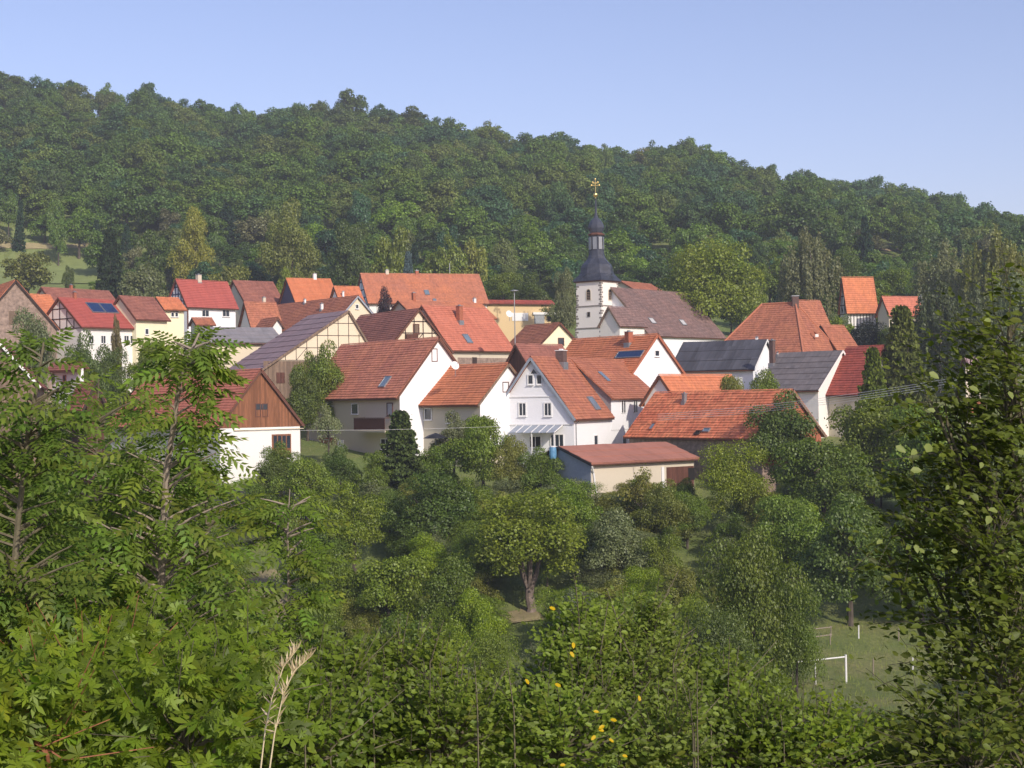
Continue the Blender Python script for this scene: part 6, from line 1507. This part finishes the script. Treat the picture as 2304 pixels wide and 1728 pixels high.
# single leaves: sunlight put into a paler tint (maple), or turned yellow
maple = [o for o in sc.objects if o.name == 'maple_tree'][0]
def single(root, px, py, D, s_, tone, shape='ovate', face=(.25, -.8, .5)):
    p = P(px, py, D); n_ = Vector(face).normalized() + Vector((rnd.uniform(-.25, .25), rnd.uniform(-.2, .2), rnd.uniform(-.2, .2))); n_.normalize()
    d = Vector((rnd.uniform(-1, 1), 0, rnd.uniform(-.7, .3))); d = (d - n_ * d.dot(n_)).normalized(); s2 = n_.cross(d)
    o = bpy.data.objects.new('leaf', LM[shape]); COL.objects.link(o); o.parent = root; l = p - root.location
    o.matrix_local = Matrix([[d[r] * s_, s2[r] * s_, n_[r] * s_, l[r]] for r in range(3)] + [[0, 0, 0, 1]]); o.color = (*tone, 1)
for px, py, s_ in ((2015, 1003, .10), (2062, 1012, .09), (2085, 1018, .13), (2048, 1058, .10), (2135, 1092, .06), (2228, 1160, .10), (2245, 1150, .10), (2180, 1298, .12), (2285, 1250, .10), (2225, 1280, .09), (2090, 838, .10),
                   (2180, 870, .09), (2270, 880, .08), (2105, 925, .07), (2210, 1040, .07), (2170, 1130, .07), (1985, 1215, .07), (2060, 1225, .08), (2290, 1020, .09), (2230, 720, .07), (2290, 1330, .08), (2140, 1240, .07), (2080, 1245, .07)):
    single(maple, px, py, 10.2, s_ * .8, (.22, .27, .10), 'ovate')
dg = [o for o in sc.objects if o.get('label', '').startswith('yellowish bush')][0]; dg2 = [o for o in sc.objects if o.get('label', '').startswith('bush with small pale')][0]
for px, py in ((1345, 1640), (1360, 1632), (1388, 1622), (1340, 1655), (1190, 1540), (1283, 1466), (1250, 1372), (1290, 1445), (1262, 1545)): single(dg, px, py, 7.6, .034, (.60, .46, .05), 'oval2')
for px, py in ((1400, 1700), (1260, 1722), (1370, 1662), (1440, 1578), (1335, 1600)): single(dg2, px, py, 7.6, .03, (.6, .45, .05), 'oval2')
# dry grass stalks
def stalk(label, pts, D, seed):
    g = random.Random(seed); W = [P(a, b_, D) for a, b_ in pts]; foot = Vector((W[0].x - .02, D, terr(W[0].x, D))); root = empty('dry_grass_stalk', foot, 0, label, 'grass stalk')
    mb = MB(); mb.tube([Vector((0, 0, 0))] + [w - foot for w in W], [.0035, .003, .0025, .0022, .0018, .001][:len(W) + 1], 5); mb.build('stem', STRAW, root)
    m2 = MB(); m2.face([(0, 0, 0), (.25, -.09, .03), (1, 0, 0), (.25, .09, .03)]); m2.face([(0, 0, 0), (.25, -.09, -.04), (1, 0, 0), (.25, .09, -.04)]); sp = m2.build('spikelet', STRAW, root); sp_me = sp.data; first = True
    for k in range(52):
        t = g.random() ** .8; i = 1 + t * (len(W) - 2.001); a = int(i); p = W[a].lerp(W[a + 1], i - a) if a + 1 < len(W) else W[-1]
        o = sp if first else sp.copy()
        if not first: COL.objects.link(o)
        first = False
        d = Vector((g.uniform(-.8, 1.0), g.uniform(-.5, .5), g.uniform(.1, 1.0) + t)).normalized(); q = d.to_track_quat('X', 'Z')
        s_ = .026 + .022 * g.random(); o.matrix_local = Matrix.Translation(p - foot) @ q.to_matrix().to_4x4() @ Matrix.Scale(s_, 4)
stalk('left one of the two tall dry grass stalks, its ear nearly upright', [(586, 1735), (597, 1640), (612, 1570), (638, 1500), (668, 1462)], 5.0, 1)
stalk('right one of the two tall dry grass stalks, its ear bent to the right', [(606, 1735), (618, 1650), (638, 1560), (662, 1510), (700, 1476)], 4.9, 2)

# tall grass on the clearings and lawns (nobody could count it)
def grass_tufts():
    g = np.random.default_rng(5); pos = []
    while len(pos) < 60000:
        y = 63 + 110 * g.random() ** 1.3; x = g.uniform(-.36, .36) * y; pos.append((x, y, terr(x, y) + .02))
    pos = np.array(pos); n_ = len(pos); up = np.tile([0, 0, 1.0], (n_, 1)) + g.normal(size=(n_, 3)) * .35; nr = np.tile([.2, -1.0, .3], (n_, 1)) + g.normal(size=(n_, 3)) * .5
    me = leaves('tall_grass', pos, nr, up, g.uniform(.2, .6, n_), 'blade', leafmat('grass_blade', .6, .3, .45, .1, fixed=(0.20, 0.25, 0.075)))
    o = bpy.data.objects.new('tall_grass', me); COL.objects.link(o); tag(o, 'tall meadow grass between the orchard trees and round the goal', 'grass', None, 'stuff')
grass_tufts()

# labels that still coincide: tell twos and threes apart by their place
same = {}
for o in sc.objects:
    if o.parent is None and o.get('group') in ('trees of the wooded hillside', 'bushes on the orchard slope'): same.setdefault(o['label'], []).append(o)
for lab, os_ in same.items():
    if len(os_) > 3:
        os_.sort(key=lambda o: o.location.x / o.location.y)
        for i_, o in enumerate(os_):
            t = ('leftmost, ' if i_ == 0 else ('rightmost, ' if i_ == len(os_) - 1 else ('second', 'third', 'fourth', 'fifth', 'sixth', 'seventh', 'eighth', 'ninth', 'tenth')[min(i_ - 1, 8)] + ' from left, ')) + lab
            if len(t.split()) <= 16 and i_ < 10: o['label'] = t
    if len(os_) in (2, 3):
        os_.sort(key=lambda o: o.location.x / o.location.y); pl = lab.replace(' tree ', ' trees ').replace(' bush ', ' bushes ')
        for o, w in zip(os_, (('left', 'right') if len(os_) == 2 else ('left', 'middle', 'right'))):
            t = '%s one of %s' % (w, pl); o['label'] = t if len(t.split()) <= 16 else '%s %s' % (w, lab)

# ------------------------------------------------------------------ air between the camera and the hill
mb = MB(); mb.box(-1700, 1700, -260, 1700, -62, 172)
hz = mb.build('haze', bpy.data.materials.new('haze')); hz['kind'] = 'stuff'; hm = hz.data.materials[0]; hm.use_nodes = True; nt = hm.node_tree; nt.nodes.clear()
pv = N(nt, 'ShaderNodeVolumePrincipled'); pv.inputs['Density'].default_value = 0.00026; pv.inputs['Color'].default_value = (0.80, 0.88, 1.0, 1); pv.inputs['Anisotropy'].default_value = 0.0
ho = N(nt, 'ShaderNodeOutputMaterial'); nt.links.new(pv.outputs[0], ho.inputs['Volume'])
print('ZRANGE', min(v[2] for v in gv), max(v[2] for v in gv))
